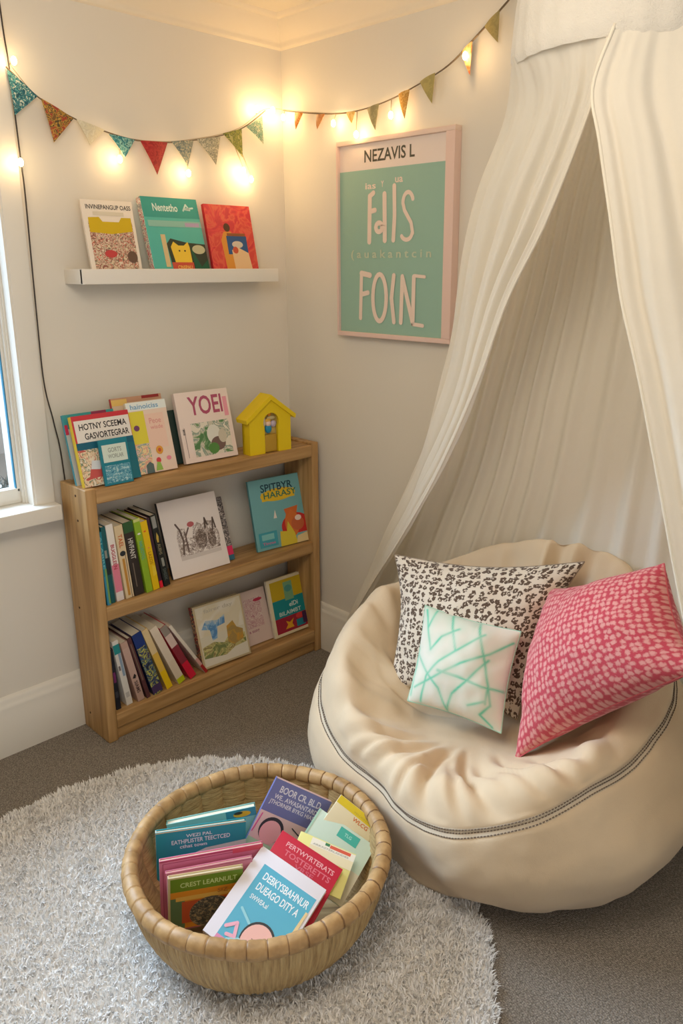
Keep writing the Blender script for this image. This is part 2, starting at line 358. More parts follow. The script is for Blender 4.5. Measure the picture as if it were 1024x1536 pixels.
book('white book with big pink title and green garden picture, on top of the bookcase', .222, .255, .02, (-.602, -.136, Zt), -2.4, 14.2, cover=P(240, 222, 212),
     front=[('t', 'YOEI', .22, .66, .86, .93, P(178, 84, 112)), ('r', .88, .6, .96, .88, P(236, 160, 176)), ('r', .2, .07, .92, .55, art('art_garden', [(84, 130, 80), (120, 155, 110), (205, 200, 180), (150, 165, 150), (230, 222, 205)], 22, 1.0)),
            ('e', .6, .36, .13, .14, P(226, 224, 212)), ('e', .66, .22, .14, .1, P(120, 96, 88)), ('e', .76, .32, .08, .1, P(205, 196, 176)), ('e', .56, .16, .1, .08, P(90, 140, 70)),
            ('t', 'storieson', .04, .4, .08, .52, GRY), ('s', [(.07, .08), (.07, .5)], .002, P(150, 130, 130))], spine_mat=P(232, 214, 205), group=top)

# birdhouse
yel = mat('yellow_painted_wood', (236, 205, 22), .55, bump=.05, bscale=80)
bh = empty('toy_house', (-.350, -.180, Zt)); bh.rotation_euler = (0, 0, R(-4)); tag(bh, 'yellow wooden toy house with pitched roof and arched doorway, right end of bookcase top', 'toy house')
W_, H_, A_, D_ = .19, .135, .205, .05; dw0, dw1, dh = .068, .130, .085
b = MB(); t_ = .012
outl = [(0, 0), (dw0, 0), (dw0, dh)]+[((dw0+dw1)/2+.036*math.cos(R(a)), .118+.036*math.sin(R(a))) for a in range(210, -31, -20)]+[(dw1, dh), (dw1, 0), (W_, 0), (W_, H_), (W_/2, A_), (0, H_)]
def extr(mb, pts, y0, y1, mt):
    n = len(pts); mb.add([(x, y0, z) for x, z in pts]+[(x, y1, z) for x, z in pts], [tuple(range(n)), tuple(range(2*n-1, n-1, -1))]+[(i, n+i, n+(i+1) % n, (i+1) % n) for i in range(n)], mt)
# front wall in pieces around the doorway
nO = len(outl); ym = [(0, 0), (dw0, 0), (dw0, dh)]
extr(b, outl, 0, t_, yel)
b.box((0, t_, 0), (t_, D_, H_), yel); b.box((W_-t_, t_, 0), (W_, D_, H_), yel); b.box((t_, t_, 0), (W_-t_, D_, .006), yel)
extr(b, [(0, 0), (W_, 0), (W_, H_), (W_/2, A_), (0, H_)], D_-t_, D_, yel); b.build('body', bh)
b = MB(); b.box((.02, .022, .006), (W_-.02, .026, .158), mat('niche_cream', (226, 196, 110), .7)); b.build('niche_panel', bh)
b = MB(); k = (A_-H_)/(W_/2)
def slope(s):
    x0 = W_/2; x1 = W_/2+s*(W_/2+.016); z0 = A_; z1 = A_-k*(W_/2+.016)
    return [(x0, z0), (x1, z1), (x1+s*.004, z1+.015), (x0, z0+.020)]
for s_ in (-1, 1): extr(b, slope(s_), -.010, D_+.01, yel)
b.build('roof', bh)
b = MB(); b.box((dw0+.003, .004, .001), (dw1-.003, .018, .070), mat('door_gold', (190, 150, 50), .6), .006); b.build('door', bh)
def ball(mb, c, r, mt, seg=14):
    import bmesh
    bm = bmesh.new(); bmesh.ops.create_uvsphere(bm, u_segments=seg, v_segments=seg//2+1, radius=1)
    bm.verts.index_update()
    rr = r if isinstance(r, (tuple, list)) else (r, r, r)
    mb.add([(c[0]+v.co.x*rr[0], c[1]+v.co.y*rr[1], c[2]+v.co.z*rr[2]) for v in bm.verts], [[v.index for v in f.verts] for f in bm.faces], mt, True); bm.free()
b = MB()
ball(b, (.090, .008, .092), (.015, .010, .017), mat('figure_blue', (40, 140, 180), .5)); ball(b, (.090, .007, .113), (.012, .009, .012), mat('figure_skin', (240, 205, 180), .6))
ball(b, (.090, .009, .124), (.013, .009, .008), mat('figure_hair', (226, 180, 80), .7)); ball(b, (.117, .014, .108), (.015, .007, .013), mat('figure_lilac', (200, 186, 205), .6)); ball(b, (.108, .014, .132), (.020, .007, .008), mat('figure_pattern', (205, 190, 140), .6))
ball(b, (.076, .014, .118), (.009, .006, .018), mat('figure_lilac2', (210, 196, 170), .6)); ball(b, (.099, .013, .148), (.008, .005, .009), mat('figure_orange', (220, 140, 30), .6))
b.build('figure_ornament', bh)

# middle shelf
msp = 'spine-out books on the middle shelf'
def row(zs, x0, specs, yf, group):
    xr = x0; pl_ = None; ph = .25
    for s_ in specs:
        lab, t, lean, h, cov, spn, sm = s_
        tn = math.tan(R(lean))
        if pl_ is None: left = x0+h*tn+.001
        else: left = xr + max(0, min(h, ph)*(tn-math.tan(R(pl_))))+.0012
        xb = left+t/math.cos(R(lean))
        zc = zs
        # pivot: lowest point is the left bottom edge once leaning -> lift handled in book()
        book(lab, .148, h, t, (xb, yf+random.uniform(-.004, .004), zc), 90, lean, 0, cover=cov, spine_mat=sm, spine=spn, group=group)
        xr = xb+.0005; pl_ = lean; ph = h
L_ = Zm
row(Zm, BX0+.0365, [
 ('thin blue and aqua spine, first book from the left on the middle shelf', .013, 2.5, .262, P(36, 120, 140), [('r', 0, 0, 1, .4, P(52, 140, 176)), ('r', .5, .02, 1, .5, P(120, 160, 90)), vtext('ALABRE', .5, .95, P(120, 190, 200))], P(30, 130, 150)),
 ('dark teal spine, second book from the left on the middle shelf', .016, 3, .275, P(22, 84, 88), [('r', 0, .38, 1, .6, P(25, 40, 48)), ('r', .1, .6, .6, .7, P(150, 150, 140))], P(24, 88, 92)),
 ('white spine fading to pink with red lettering, middle shelf', .026, 4, .278, WHT, [('r', 0, .12, 1, .48, P(226, 130, 150)), ('r', 0, .0, 1, .12, P(225, 215, 210)), vtext('BUGGLEEN', .42, .74, P(186, 48, 70))], WHT),
 ('cream spine with orange lettering and dark dot, middle shelf', .03, 5, .268, P(222, 200, 160), [('e', .5, .62, .35, .035, P(40, 45, 50)), vtext('TAEL', .7, .88, P(200, 100, 50)), ('r', .3, .04, .6, .55, P(196, 140, 60)), ('r', .72, .0, .8, .6, P(120, 100, 80))], P(222, 200, 160)),
 ('thick black-brown spine with white lettering, middle shelf', .036, 5.5, .272, P(52, 42, 36), [vtext('HIVFANT', .5, .78, P(210, 205, 195)), ('r', .3, .12, .4, .45, P(120, 105, 90)), ('r', 0, .86, 1, 1, P(50, 90, 50))], P(50, 42, 38)),
 ('lime green spine, left neighbour of the yellow book on the middle shelf', .024, 6.5, .278, P(140, 176, 40), [vtext('NALROTCL', .45, .7, P(90, 170, 150)), ('e', .5, .8, .25, .012, P(235, 240, 220)), ('r', 0, .96, 1, 1, P(205, 210, 130))], P(144, 180, 42)),
 ('bright yellow spine with a ragged label, middle shelf', .025, 7, .262, P(228, 190, 20), [('p', [(.4, .2), (1, .22), (.95, .34), (.5, .36)], P(236, 204, 60)), ('e', .4, .86, .2, .012, P(225, 110, 40)), ('e', .5, .62, .15, .008, P(235, 130, 90)), vtext('LAZOS', .38, .56, P(190, 140, 10))], P(232, 192, 18)),
 ('thin dark spine with red foot, between the yellow and the patterned black book', .012, 7.6, .27, P(70, 35, 45), [('r', 0, 0, 1, .1, P(220, 30, 50))], P(60, 35, 50)),
 ('black spine with pale and gold markings, rightmost spine of the middle shelf row', .024, 8.3, .276, P(35, 38, 36), [('r', .15, .82, .8, .98, P(150, 150, 145)), ('p', [(.3, .68), (.5, .76), (.7, .7), (.6, .62), (.35, .62)], P(205, 175, 80)), ('r', .35, .28, .75, .4, P(150, 150, 140)), vtext('AUEHS', .45, .6, P(150, 140, 110)), vtext('SMEEK', .08, .25, P(90, 100, 95))], P(33, 36, 35)),
], -.178, msp)
mf = 'face-out picture books on the middle shelf'
sk = art('art_sketch', [(120, 104, 98), (176, 160, 150), (215, 203, 196), (150, 134, 126), (232, 222, 216), (236, 228, 222)], 46, 2.0)
book('large white book with a brown sketch of animals, on the middle shelf', .247, .284, .014, (-.697, -.152, Zm), -1.6, 18, cover=P(240, 230, 224),
     front=[('p', [(.2, .24), (.9, .26), (.93, .42), (.86, .62), (.72, .64), (.66, .6), (.58, .66), (.5, .6), (.46, .46), (.36, .48), (.36, .6), (.24, .62), (.2, .5)], sk),
            ('s', [(.26, .28), (.3, .45), (.27, .6), (.22, .68)], .007, P(105, 88, 82)), ('s', [(.35, .3), (.35, .5), (.42, .6)], .006, P(110, 90, 84)), ('e', .47, .64, .06, .035, P(190, 100, 105)), ('e', .6, .42, .1, .13, art('art_fur', [(90, 76, 70), (140, 122, 112), (110, 95, 88), (190, 176, 166)], 90, 2)),
            ('e', .78, .4, .07, .12, art('art_fur', [(0, 0, 0)]*2)), ('s', [(.7, .55), (.72, .68), (.75, .58)], .006, P(90, 76, 70)), ('s', [(.82, .5), (.86, .66), (.88, .52)], .006, P(96, 82, 76)), ('r', .2, .2, .9, .25, P(214, 204, 198))],
     spine_mat=P(40, 38, 38), group=mf)
book('book with dark floral cover and pink foot, behind the white animal sketch book', .165, .25, .012, (-.575, -.130, Zm), -1.6, 18, cover=art('art_darkfloral', [(45, 42, 46), (150, 140, 136), (70, 66, 70), (200, 190, 184)], 60, 2),
     front=[('r', 0, 0, 1, .22, P(226, 50, 100)), ('r', .5, 0, 1, .08, P(60, 110, 130))], group=mf)
book('light blue picture book with yellow and red title and a fox in red, middle shelf', .262, .285, .013, (-.302, -.142, Zm), -6.2, 12.6, cover=P(118, 176, 180),
     front=[('e', .5, .75, .32, .09, P(224, 186, 40)), ('r', .2, .68, .8, .8, P(228, 190, 44)), ('t', 'SPITBYR', .2, .81, .78, .92, P(30, 70, 84)), ('t', 'HARASY', .24, .71, .84, .8, P(60, 120, 90)),
            ('p', [(.36, .42), (.42, .42), (.4, .54)], P(236, 226, 214)), ('e', .74, .26, .26, .18, P(198, 48, 44)), ('r', .42, 0, 1, .14, P(118, 176, 180)), ('e', .68, .3, .13, .2, P(214, 116, 52)), ('e', .78, .28, .12, .1, P(196, 100, 60)), ('e', .8, .36, .06, .04, P(240, 220, 205)), ('p', [(.56, .52), (.6, .4), (.68, .5), (.78, .42), (.82, .54)], P(210, 108, 50)),
            ('p', [(.42, .0), (.44, .22), (.56, .2), (.6, .34), (.7, .16), (.74, 0)], P(218, 196, 60)), ('p', [(.72, 0), (.74, .1), (1, .14), (1, 0)], P(228, 206, 150)), ('r', .05, .04, .38, .25, P(70, 160, 176)), ('r', .1, .14, .32, .22, P(130, 196, 196)), ('t', 'Tinges', .1, .06, .33, .11, P(200, 110, 150))],
     spine_mat=P(90, 150, 156), group=mf)

# bottom shelf
bsp = 'leaning books on the bottom shelf'
dk = art('art_darkspine', [(30, 34, 60), (50, 90, 120), (60, 50, 90), (190, 190, 90), (40, 46, 80), (110, 140, 130)], 38, 1.0)
row(Zb, BX0+.0365, [
 ('black spine with purple fleck, first book from the left on the bottom shelf', .018, 3, .235, P(30, 28, 38), [('r', .3, .45, .8, .62, P(120, 45, 100)), ('r', .2, .2, .8, .3, P(60, 60, 70))], P(28, 30, 40)),
 ('white spine with teal top, second from the left on the bottom shelf', .023, 8, .262, WHT, [('r', 0, .8, 1, .94, P(40, 140, 140)), ('r', .5, .45, .9, .8, P(140, 160, 180)), ('r', .1, .55, .4, .62, P(120, 110, 110)), ('r', .2, .12, .8, .2, P(190, 184, 176))], P(222, 216, 206)),
 ('pinkish brown spine with dark squiggles, bottom shelf', .026, 11.5, .25, P(176, 140, 126), [('r', 0, .3, 1, .9, P(196, 164, 150)), ('p', [(.2, .4), (.6, .46), (.8, .42), (.6, .38)], P(40, 34, 36)), vtext('SIAMS', .14, .34, P(80, 60, 60))], P(190, 156, 140)),
 ('thin maroon spine leaning left on the bottom shelf', .015, 13, .262, P(86, 50, 50), [('r', .3, .3, .6, .9, P(120, 100, 84))], P(90, 52, 54)),
 ('thick dark blue patterned spine on the bottom shelf', .038, 15, .268, P(34, 44, 90), [('r', 0, 0, 1, .78, dk), ('r', 0, .78, 1, 1, P(34, 56, 120)), ('r', 0, .02, 1, .14, P(70, 50, 90))], P(34, 50, 100)),
 ('cream spine turning bright yellow at its foot, bottom shelf', .024, 18, .275, P(226, 190, 110), [('r', 0, 0, 1, .3, P(236, 196, 20)), ('r', 0, .3, 1, .6, P(228, 186, 80)), ('r', 0, .6, 1, 1, P(226, 200, 150))], P(230, 190, 90)),
 ('white rounded spine with lime green foot, bottom shelf', .030, 22, .275, P(228, 214, 190), [('r', 0, 0, 1, .09, P(190, 200, 20)), ('r', 0, .09, 1, .4, P(222, 204, 180))], P(226, 210, 188)),
 ('white and maroon spine with red lower part, bottom shelf', .028, 25, .27, P(205, 40, 60), [('r', 0, .0, 1, .3, P(214, 30, 60)), ('r', 0, .3, 1, .62, P(140, 50, 62)), ('r', 0, .62, 1, .84, P(222, 196, 186)), ('r', 0, .84, 1, 1, P(150, 140, 130))], P(190, 60, 70)),
 ('thin white book leaning furthest, rightmost of the slanting bottom shelf row', .012, 31, .282, P(226, 214, 198), [('r', 0, 0, 1, .16, P(170, 40, 40)), ('r', 0, .16, 1, .3, P(214, 160, 150))], P(226, 214, 198)),
], -.178, bsp)
bf = 'face-out picture books on the bottom shelf'
book('thick book with a soft watercolour landscape cover, on the bottom shelf', .216, .246, .03, (-.602, -.168, Zb), -3.9, 15.5, cover=P(200, 180, 140),
     front=[('r', .04, .03, .97, .97, P(220, 212, 190)), ('r', .05, .5, .95, .96, art('art_sky', [(226, 216, 196), (222, 210, 180), (230, 222, 206)], 8, 1, hard=False)),
            ('p', [(.1, .62), (.2, .74), (.45, .7), (.6, .76), (.58, .62), (.42, .6), (.38, .42), (.28, .4), (.26, .58)], art('art_blue', [(90, 140, 190), (130, 170, 205), (180, 196, 205)], 30, 1)),
            ('p', [(.06, .12), (.06, .34), (.3, .38), (.5, .32), (.6, .4), (.95, .38), (.95, .16), (.5, .06)], art('art_meadow', [(120, 130, 80), (160, 160, 100), (205, 196, 130), (140, 120, 80), (190, 180, 120)], 30, 1.5)),
            ('p', [(.58, .3), (.6, .56), (.74, .62), (.8, .5), (.92, .44), (.9, .28), (.7, .24)], art('art_amber', [(205, 150, 60), (190, 150, 70), (170, 140, 80)], 30, 1)),
            ('p', [(.06, .04), (.06, .16), (.5, .12), (.7, .2), (.96, .22), (.96, .04)], P(226, 218, 200)), ('t', 'fairer day', .2, .84, .8, .92, P(200, 190, 170))],
     spine_mat=art('art_redspine', [(140, 40, 36), (205, 150, 110), (50, 70, 70), (170, 50, 44)], 40, 1), group=bf)
book('pale pink book with faint plum scribbles, between the two other face-out bottom shelf books', .124, .222, .011, (-.352, -.128, Zb), -2.2, 17.4, cover=P(224, 200, 190),
     front=[('r', .1, .3, .75, .85, art('art_plum', [(224, 198, 190), (190, 130, 140), (224, 198, 190), (205, 160, 160), (226, 205, 196)], 50, 1.6)), ('e', .66, .8, .18, .03, P(190, 50, 80)), ('t', 'a sung', .1, .2, .5, .26, P(170, 100, 120))], group=bf)
book('book with mustard, teal and crimson cover in a cream border, right end of bottom shelf', .192, .246, .014, (-.234, -.152, Zb), -1.7, 13.6, cover=P(230, 216, 180),
     front=[('r', .07, .62, .93, .95, P(200, 170, 34)), ('r', .07, .3, .93, .62, P(22, 140, 146)), ('r', .07, .05, .93, .31, P(158, 34, 56)), ('r', .42, .58, .66, .9, P(120, 170, 130)), ('e', .54, .78, .1, .06, P(80, 150, 140)), ('t', 'elDi', .5, .46, .74, .54, P(215, 232, 228)), ('t', 'BILAIMBT', .2, .34, .8, .41, P(200, 224, 220)),
            ('p', [(.3, .1), (.38, .17), (.34, .24), (.44, .2), (.56, .25), (.5, .17), (.54, .1)], P(222, 160, 30)), ('r', .62, .08, .86, .2, P(30, 130, 150)), ('e', .74, .26, .12, .05, P(205, 60, 60)), ('r', .8, .1, .93, .3, P(70, 40, 80))],
     spine_mat=P(232, 222, 200), group=bf)

# ------------------------------------------------------------------ floating picture ledge and its books
m_shelf = mat('white_laminate', (238, 232, 222), .45)
b = MB(); b.box((.001, -.108, .001), (.784, -.001, .020), m_shelf); b.box((0, -.12, 0), (.785, -.107, .047), m_shelf, .002)
b.box((0, -.1195, .0005), (.012, -.0005, .0468), m_shelf, .001); b.box((.773, -.1195, .0005), (.785, -.0005, .0468), m_shelf, .001)
sh = b.build('picture_ledge', loc=(-.925, 0, 1.546)); tag(sh, 'narrow white floating ledge fixed to the left wall above the bookcase', 'shelf')
Zf = 1.5665; lg = 'picture books on the white wall ledge'
book('white picture book with a yellow and flowery crowd picture, leftmost on the wall ledge', .178, .24, .01, (-.874, -.094, Zf), 0, 11, cover=P(240, 228, 212),
     front=[('t', 'INVINEPANGUP OASS', .08, .88, .96, .94, P(70, 62, 60)), ('r', .08, .1, .94, .72, art('art_crowd', [(150, 90, 80), (196, 170, 140), (226, 212, 190), (205, 110, 90), (110, 110, 90), (220, 200, 170)], 60, 1.6)),
            ('p', [(.09, .58), (.09, .77), (.3, .78), (.36, .72), (.68, .72), (.74, .78), (.93, .78), (.93, .6), (.5, .56)], P(214, 180, 30)), ('r', .2, .8, .8, .85, P(226, 214, 190)), ('e', .42, .3, .12, .05, P(200, 70, 70)), ('e', .84, .26, .1, .08, P(110, 84, 70))], spine_mat=P(226, 214, 200), group=lg)
book('teal picture book with yellow creature and dark green corner, centre of wall ledge', .222, .262, .026, (-.654, -.101, Zf), .5, 15, cover=P(88, 184, 170),
     front=[('r', 0, .74, 1, 1, P(60, 158, 146)), ('t', 'Nentetho', .18, .82, .62, .92, P(220, 236, 226)), ('s', [(.72, .84), (.78, .92), (.84, .85), (.74, .86), (.9, .88)], .006, P(200, 226, 216)),
            ('r', .05, .62, 1, .7, P(140, 190, 176)), ('r', .7, .63, .96, .68, P(180, 160, 190)), ('r', .22, .1, .3, .52, P(214, 190, 140)), ('p', [(.34, .0), (.3, .4), (.38, .47), (.66, .42), (1, .4), (1, .0)], P(52, 60, 46)),
            ('p', [(.4, .14), (.36, .36), (.42, .43), (.5, .38), (.6, .38), (.68, .43), (.7, .36), (.7, .14)], P(238, 198, 60)), ('r', .33, .0, .72, .16, P(200, 80, 60)), ('t', 'CINSPAU', .42, .07, .68, .12, P(236, 190, 90)), ('p', [(.74, .0), (.72, .36), (.86, .1), (1, .2), (1, 0)], P(30, 92, 66)), ('e', .86, .33, .12, .06, P(196, 190, 150)), ('e', .5, .31, .015, .012, BLK), ('e', .6, .31, .015, .012, BLK)],
     spine_mat=art('art_spinepatt', [(232, 222, 205), (150, 150, 150), (232, 222, 205), (196, 90, 100), (228, 220, 205)], 45, 1), group=lg)
book('red and orange marbled picture book with a blue picture, rightmost on the wall ledge', .202, .25, .014, (-.412, -.096, Zf), 0, 12, cover=art('art_red', [(205, 44, 50), (216, 70, 62), (226, 100, 74), (222, 66, 66), (206, 50, 60)], 14, 2, hard=False),
     front=[('p', [(.3, .08), (.26, .5), (.34, .62), (.5, .62), (.56, .08)], P(222, 150, 60)), ('e', .42, .68, .07, .06, P(90, 60, 40)), ('r', .38, .3, .82, .56, P(52, 90, 140)), ('p', [(.48, .08), (.46, .36), (.6, .4), (.82, .32), (.86, .08)], P(232, 196, 150)), ('e', .6, .44, .12, .05, P(214, 200, 180)), ('r', .4, .56, .8, .6, P(150, 90, 50)), ('e', .54, .36, .06, .05, P(205, 90, 60))],
     spine_mat=P(190, 44, 50), group=lg)

# ------------------------------------------------------------------ poster
ps = empty('framed_poster', (-.001, -.33, 1.352)); ps.rotation_euler = (0, 0, R(-90)); tag(ps, 'mint green lettered poster in a pale pink frame on the right wall', 'poster')
pk = mat('pale_pink_frame', (232, 202, 190), .5); W_, H_ = .535, .672
b = MB(); fw = .016
b.box((0, -.034, 0), (W_, 0, fw), pk, .002); b.box((0, -.034, H_-fw), (W_, 0, H_), mat('pale_frame_top', (234, 208, 192), .5), .002)
b.box((0, -.034, fw), (.008, 0, H_-fw), pk, .001); b.box((W_-.036, -.034, fw), (W_, 0, H_-fw), pk, .001); b.build('frame', ps)
b = MB(); b.box((.006, -.022, .012), (W_-.03, -.004, H_-.006), P(236, 220, 210))
g = P(152, 188, 170); cr = P(238, 216, 200)
gl = [('r', .015, .02, .98, .85, g), ('t', 'NEZAVIS L', .26, .885, .72, .945, P(84, 80, 66))]
def st(pts, wd=.017): return ('s', pts, wd, cr)
gl += [('t', 'ias', .27, .755, .37, .785, cr), ('t', 'Y', .42, .76, .445, .79, cr), ('t', 'ua', .55, .775, .62, .80, cr)]
def arc(cx_, cy_, rx, ry, a0, a1, n=14): return [(cx_+rx*math.cos(R(a0+(a1-a0)*i/n)), cy_+ry*math.sin(R(a0+(a1-a0)*i/n))) for i in range(n+1)]
gl += [st([(.31, .495), (.315, .72)], .019), st([(.315, .72), (.35, .735)]), st([(.315, .645), (.365, .65)]),
       st([(.46, .5), (.455, .725)], .019), st(arc(.405, .565, .03, .022, 0, 360)), st([(.43, .565), (.46, .56)]),
       st([(.54, .5), (.55, .62), (.545, .76)], .017),
       st([(.71, .70)]+arc(.67, .675, .045, .05, 20, 180)+[(.64, .64), (.70, .58), (.715, .53)]+arc(.66, .535, .05, .035, -10, -150), .014)]
gl += [('t', '( a u a k a n t c i n', .13, .40, .88, .455, P(196, 206, 178))]
gl += [st([(.225, .10), (.235, .335)], .016), st([(.235, .335), (.32, .325)], .019), st([(.235, .225), (.30, .235)]),
       st(arc(.415, .21, .065, .12, 90, 450, 26)), st([(.55, .325), (.53, .21), (.555, .09)], .017),
       st([(.62, .09), (.63, .32)], .017), st([(.63, .32), (.73, .09)], .017), st([(.73, .09), (.735, .32)], .017), st([(.74, .325), (.83, .32)], .011), st([(.73, .085), (.82, .08)], .013)]
patches(b, W_-.034, H_, gl, -.022); b.build('print', ps)

# ------------------------------------------------------------------ bunting and fairy lights
def fab(name, cols, sc=60, kind='noise'): return art('fabric_'+name, cols, sc, 1.2, kind=kind)
strL = [(-1.053, -.03, 2.153), (-.965, -.03, 2.084), (-.858, -.03, 2.039), (-.753, -.03, 2.012), (-.646, -.03, 1.998), (-.525, -.03, 2.004), (-.423, -.03, 2.022), (-.309, -.03, 2.049), (-.208, -.03, 2.087), (-.106, -.03, 2.155)]
strR = [(-.03, -.042, 2.163), (-.03, -.191, 2.136), (-.03, -.331, 2.117), (-.03, -.453, 2.115), (-.03, -.582, 2.129), (-.03, -.692, 2.154), (-.03, -.826, 2.194), (-.03, -.938, 2.262), (-.03, -1.016, 2.313), (-.03, -1.2, 2.44)]
def cr_spline(pts, n=6):
    pts = [Vector(p) for p in pts]; out = []
    for i in range(len(pts)-1):
        p0, p1, p2, p3 = pts[max(i-1, 0)], pts[i], pts[i+1], pts[min(i+2, len(pts)-1)]
        for k in range(n):
            t = k/n; out.append(.5*((2*p1)+(p2-p0)*t+(2*p0-5*p1+4*p2-p3)*t*t+(3*p1-p0-3*p2+p3)*t**3))
    out.append(pts[-1]); return out
def flag(mb, a, b_, c, mt, axis):
    # a,b top corners, c tip, (h,z) in the wall plane; slightly curved cloth 1.5 mm thick
    n = 8; fr = []; bk = []
    idx = {}
    vs = []; fs = []
    for side in (0, 1):
        for i in range(n+1):
            for j in range(n+1-i):
                u = i/n; v = j/n; h = a[0]*(1-u-v)+b_[0]*v+c[0]*u; z = a[1]*(1-u-v)+b_[1]*v+c[1]*u
                d = -.030-.006*math.sin(u*2.5+v*3)-(.0015 if side else 0)
                idx[(side, i, j)] = len(vs); vs.append((h, d, z) if axis == 'x' else (d, h, z))
        for i in range(n):
            for j in range(n-i):
                f = [idx[(side, i, j)], idx[(side, i, j+1)], idx[(side, i+1, j)]]; fs.append(f if side else f[::-1])
                if j < n-i-1: f = [idx[(side, i, j+1)], idx[(side, i+1, j+1)], idx[(side, i+1, j)]]; fs.append(f if side else f[::-1])
    def rim(l):
        for p, q in zip(l, l[1:]): fs.append((idx[(0,)+p], idx[(0,)+q], idx[(1,)+q], idx[(1,)+p]))
    rim([(0, j) for j in range(n+1)]); rim([(i, 0) for i in range(n+1)]); rim([(i, n-i) for i in range(n+1)])
    mb.add(vs, fs, mt, False)
FL = [[(-1.053, 2.148), (-.969, 2.086), (-1.043, 2.026)], [(-.959, 2.083), (-.862, 2.038), (-.933, 1.963)], [(-.853, 2.039), (-.760, 2.017), (-.817, 1.967)], [(-.747, 2.007), (-.656, 1.999), (-.697, 1.942)], [(-.636, 1.999), (-.533, 2.003), (-.582, 1.898)], [(-.517, 2.009), (-.429, 2.020), (-.459, 1.935)], [(-.415, 2.025), (-.315, 2.044), (-.341, 1.949)], [(-.303, 2.056), (-.220, 2.081), (-.222, 1.984)], [(-.198, 2.090), (-.123, 2.135), (-.124, 2.039)]]
FR = [[(-.110, 2.148), (-.155, 2.142), (-.116, 2.090)], [(-.227, 2.127), (-.272, 2.124), (-.233, 2.078)], [(-.381, 2.115), (-.424, 2.114), (-.410, 2.078)], [(-.481, 2.115), (-.537, 2.125), (-.522, 2.044)], [(-.623, 2.141), (-.672, 2.149), (-.654, 2.064)], [(-.714, 2.164), (-.776, 2.181), (-.768, 2.095)], [(-.878, 2.222), (-.917, 2.245), (-.914, 2.153)], [(-.959, 2.276), (-1.011, 2.309), (-1.011, 2.225)]]
ML = [fab('tealdots', [(22, 84, 98), (26, 96, 108), (90, 165, 165), (24, 88, 100), (210, 220, 200)], 90), fab('brownpattern', [(120, 84, 40), (205, 160, 60), (70, 60, 40), (190, 140, 60), (160, 60, 40)], 55), fab('cream', [(222, 212, 180), (214, 204, 176), (226, 218, 192)], 80),
      fab('tealleaf', [(30, 110, 124), (50, 130, 140), (140, 190, 180), (24, 90, 104)], 70), fab('redstripe', [(160, 30, 34), (172, 38, 40), (186, 52, 48), (156, 28, 34)], 40), fab('bluegrey', [(90, 110, 116), (150, 150, 130), (110, 130, 130), (190, 180, 150)], 90),
      fab('greyfloral', [(140, 138, 120), (190, 184, 156), (120, 120, 110), (205, 196, 170)], 80), fab('olive', [(110, 118, 40), (150, 150, 60), (90, 100, 40), (176, 170, 100)], 60), fab('mintfloral', [(110, 160, 140), (170, 190, 160), (90, 140, 124), (200, 205, 175)], 80)]
MR = [fab('orange', [(200, 130, 50), (190, 110, 40), (214, 150, 70)], 60), fab('rust', [(170, 110, 60), (186, 130, 80)], 60), fab('gold', [(214, 176, 96), (205, 160, 80), (222, 190, 120)], 60), fab('sage', [(146, 136, 96), (160, 150, 110)], 60),
      fab('amber', [(205, 154, 70), (190, 140, 60), (214, 170, 96)], 60), fab('khaki', [(176, 160, 96), (164, 150, 90)], 60), fab('coral', [(205, 110, 60), (190, 150, 90), (205, 170, 110)], 40), fab('khaki2', [(170, 150, 90), (158, 140, 84)], 60)]
for nm, pts, fl, ml, ax, lab in (('bunting', strL, FL, ML, 'x', 'string of patterned fabric triangle flags hung along the left wall'), ('bunting', strR, FR, MR, 'y', 'string of small ochre and olive triangle flags rising along the right wall')):
    root = empty(nm, pts[0]); tag(root, lab, 'bunting')
    off = Vector(pts[0])
    b = MB(); b.tube([p-off for p in cr_spline(pts)], .0022, mat('twine', (120, 104, 84), .9), 6); b.build('string', root)
    for f, m_ in zip(fl, ml):
        b = MB(); flag(b, *f, m_, ax)
        b.v = [tuple(Vector(v)-off) for v in b.v]; b.build('flag', root)
mb_, N, L, p = newmat('glowing_bulb'); p.inputs['Base Color'].default_value = (1, .8, .5, 1); p.inputs['Emission Color'].default_value = (1, .78, .42, 1); p.inputs['Emission Strength'].default_value = 22
cord = [(-1.053, -.024, 2.40), (-1.049, -.024, 2.327), (-1.046, -.024, 2.243), (-1.042, -.026, 2.166), (-1.040, -.026, 2.052), (-1.037, -.026, 1.899), (-1.035, -.026, 1.813), (-1.038, -.026, 1.6), (-1.041, -.026, 1.335), (-1.040, -.026, 1.25), (-1.031, -.018, 1.189), (-1.016, -.016, 1.10), (-1.0, -.014, .93), (-.99, -.014, .3)]
BUL = [(-1.032, -.040, 2.170), (-1.044, -.04, 1.897), (-.714, -.03, 1.935), (-.455, -.03, 1.912), (-.218, -.03, 1.939), (-.183, -.03, 1.912), (-.147, -.03, 2.154), (-.071, -.03, 2.161), (-.03, -.041, 2.140), (-.03, -.313, 2.088), (-.03, -.427, 2.040), (-.03, -.589, 2.082), (-.045, -.902, 2.206)]
fl_ = empty('fairy_lights', cord[0]); tag(fl_, 'string of warm glowing fairy lights on a thin dark cord along both walls', 'string lights'); off = Vector(cord[0])
mw = mat('dark_cord', (62, 54, 48), .6); msw = mat('clear_wire', (176, 156, 124), .5)
b = MB(); b.tube([p_-off for p_ in cr_spline(cord)], .0022, mw, 6); b.build('power_cord', fl_)
b = MB(); zL = [(x, -.02, z+.004) for x, y, z in strL]; zR = [(-.02, y, z+.004) for x, y, z in strR]
b.tube([p_-off for p_ in cr_spline([(-1.042, -.026, 2.166)]+zL[1:]+zR)], .0011, msw, 5); b.build('light_wire', fl_)
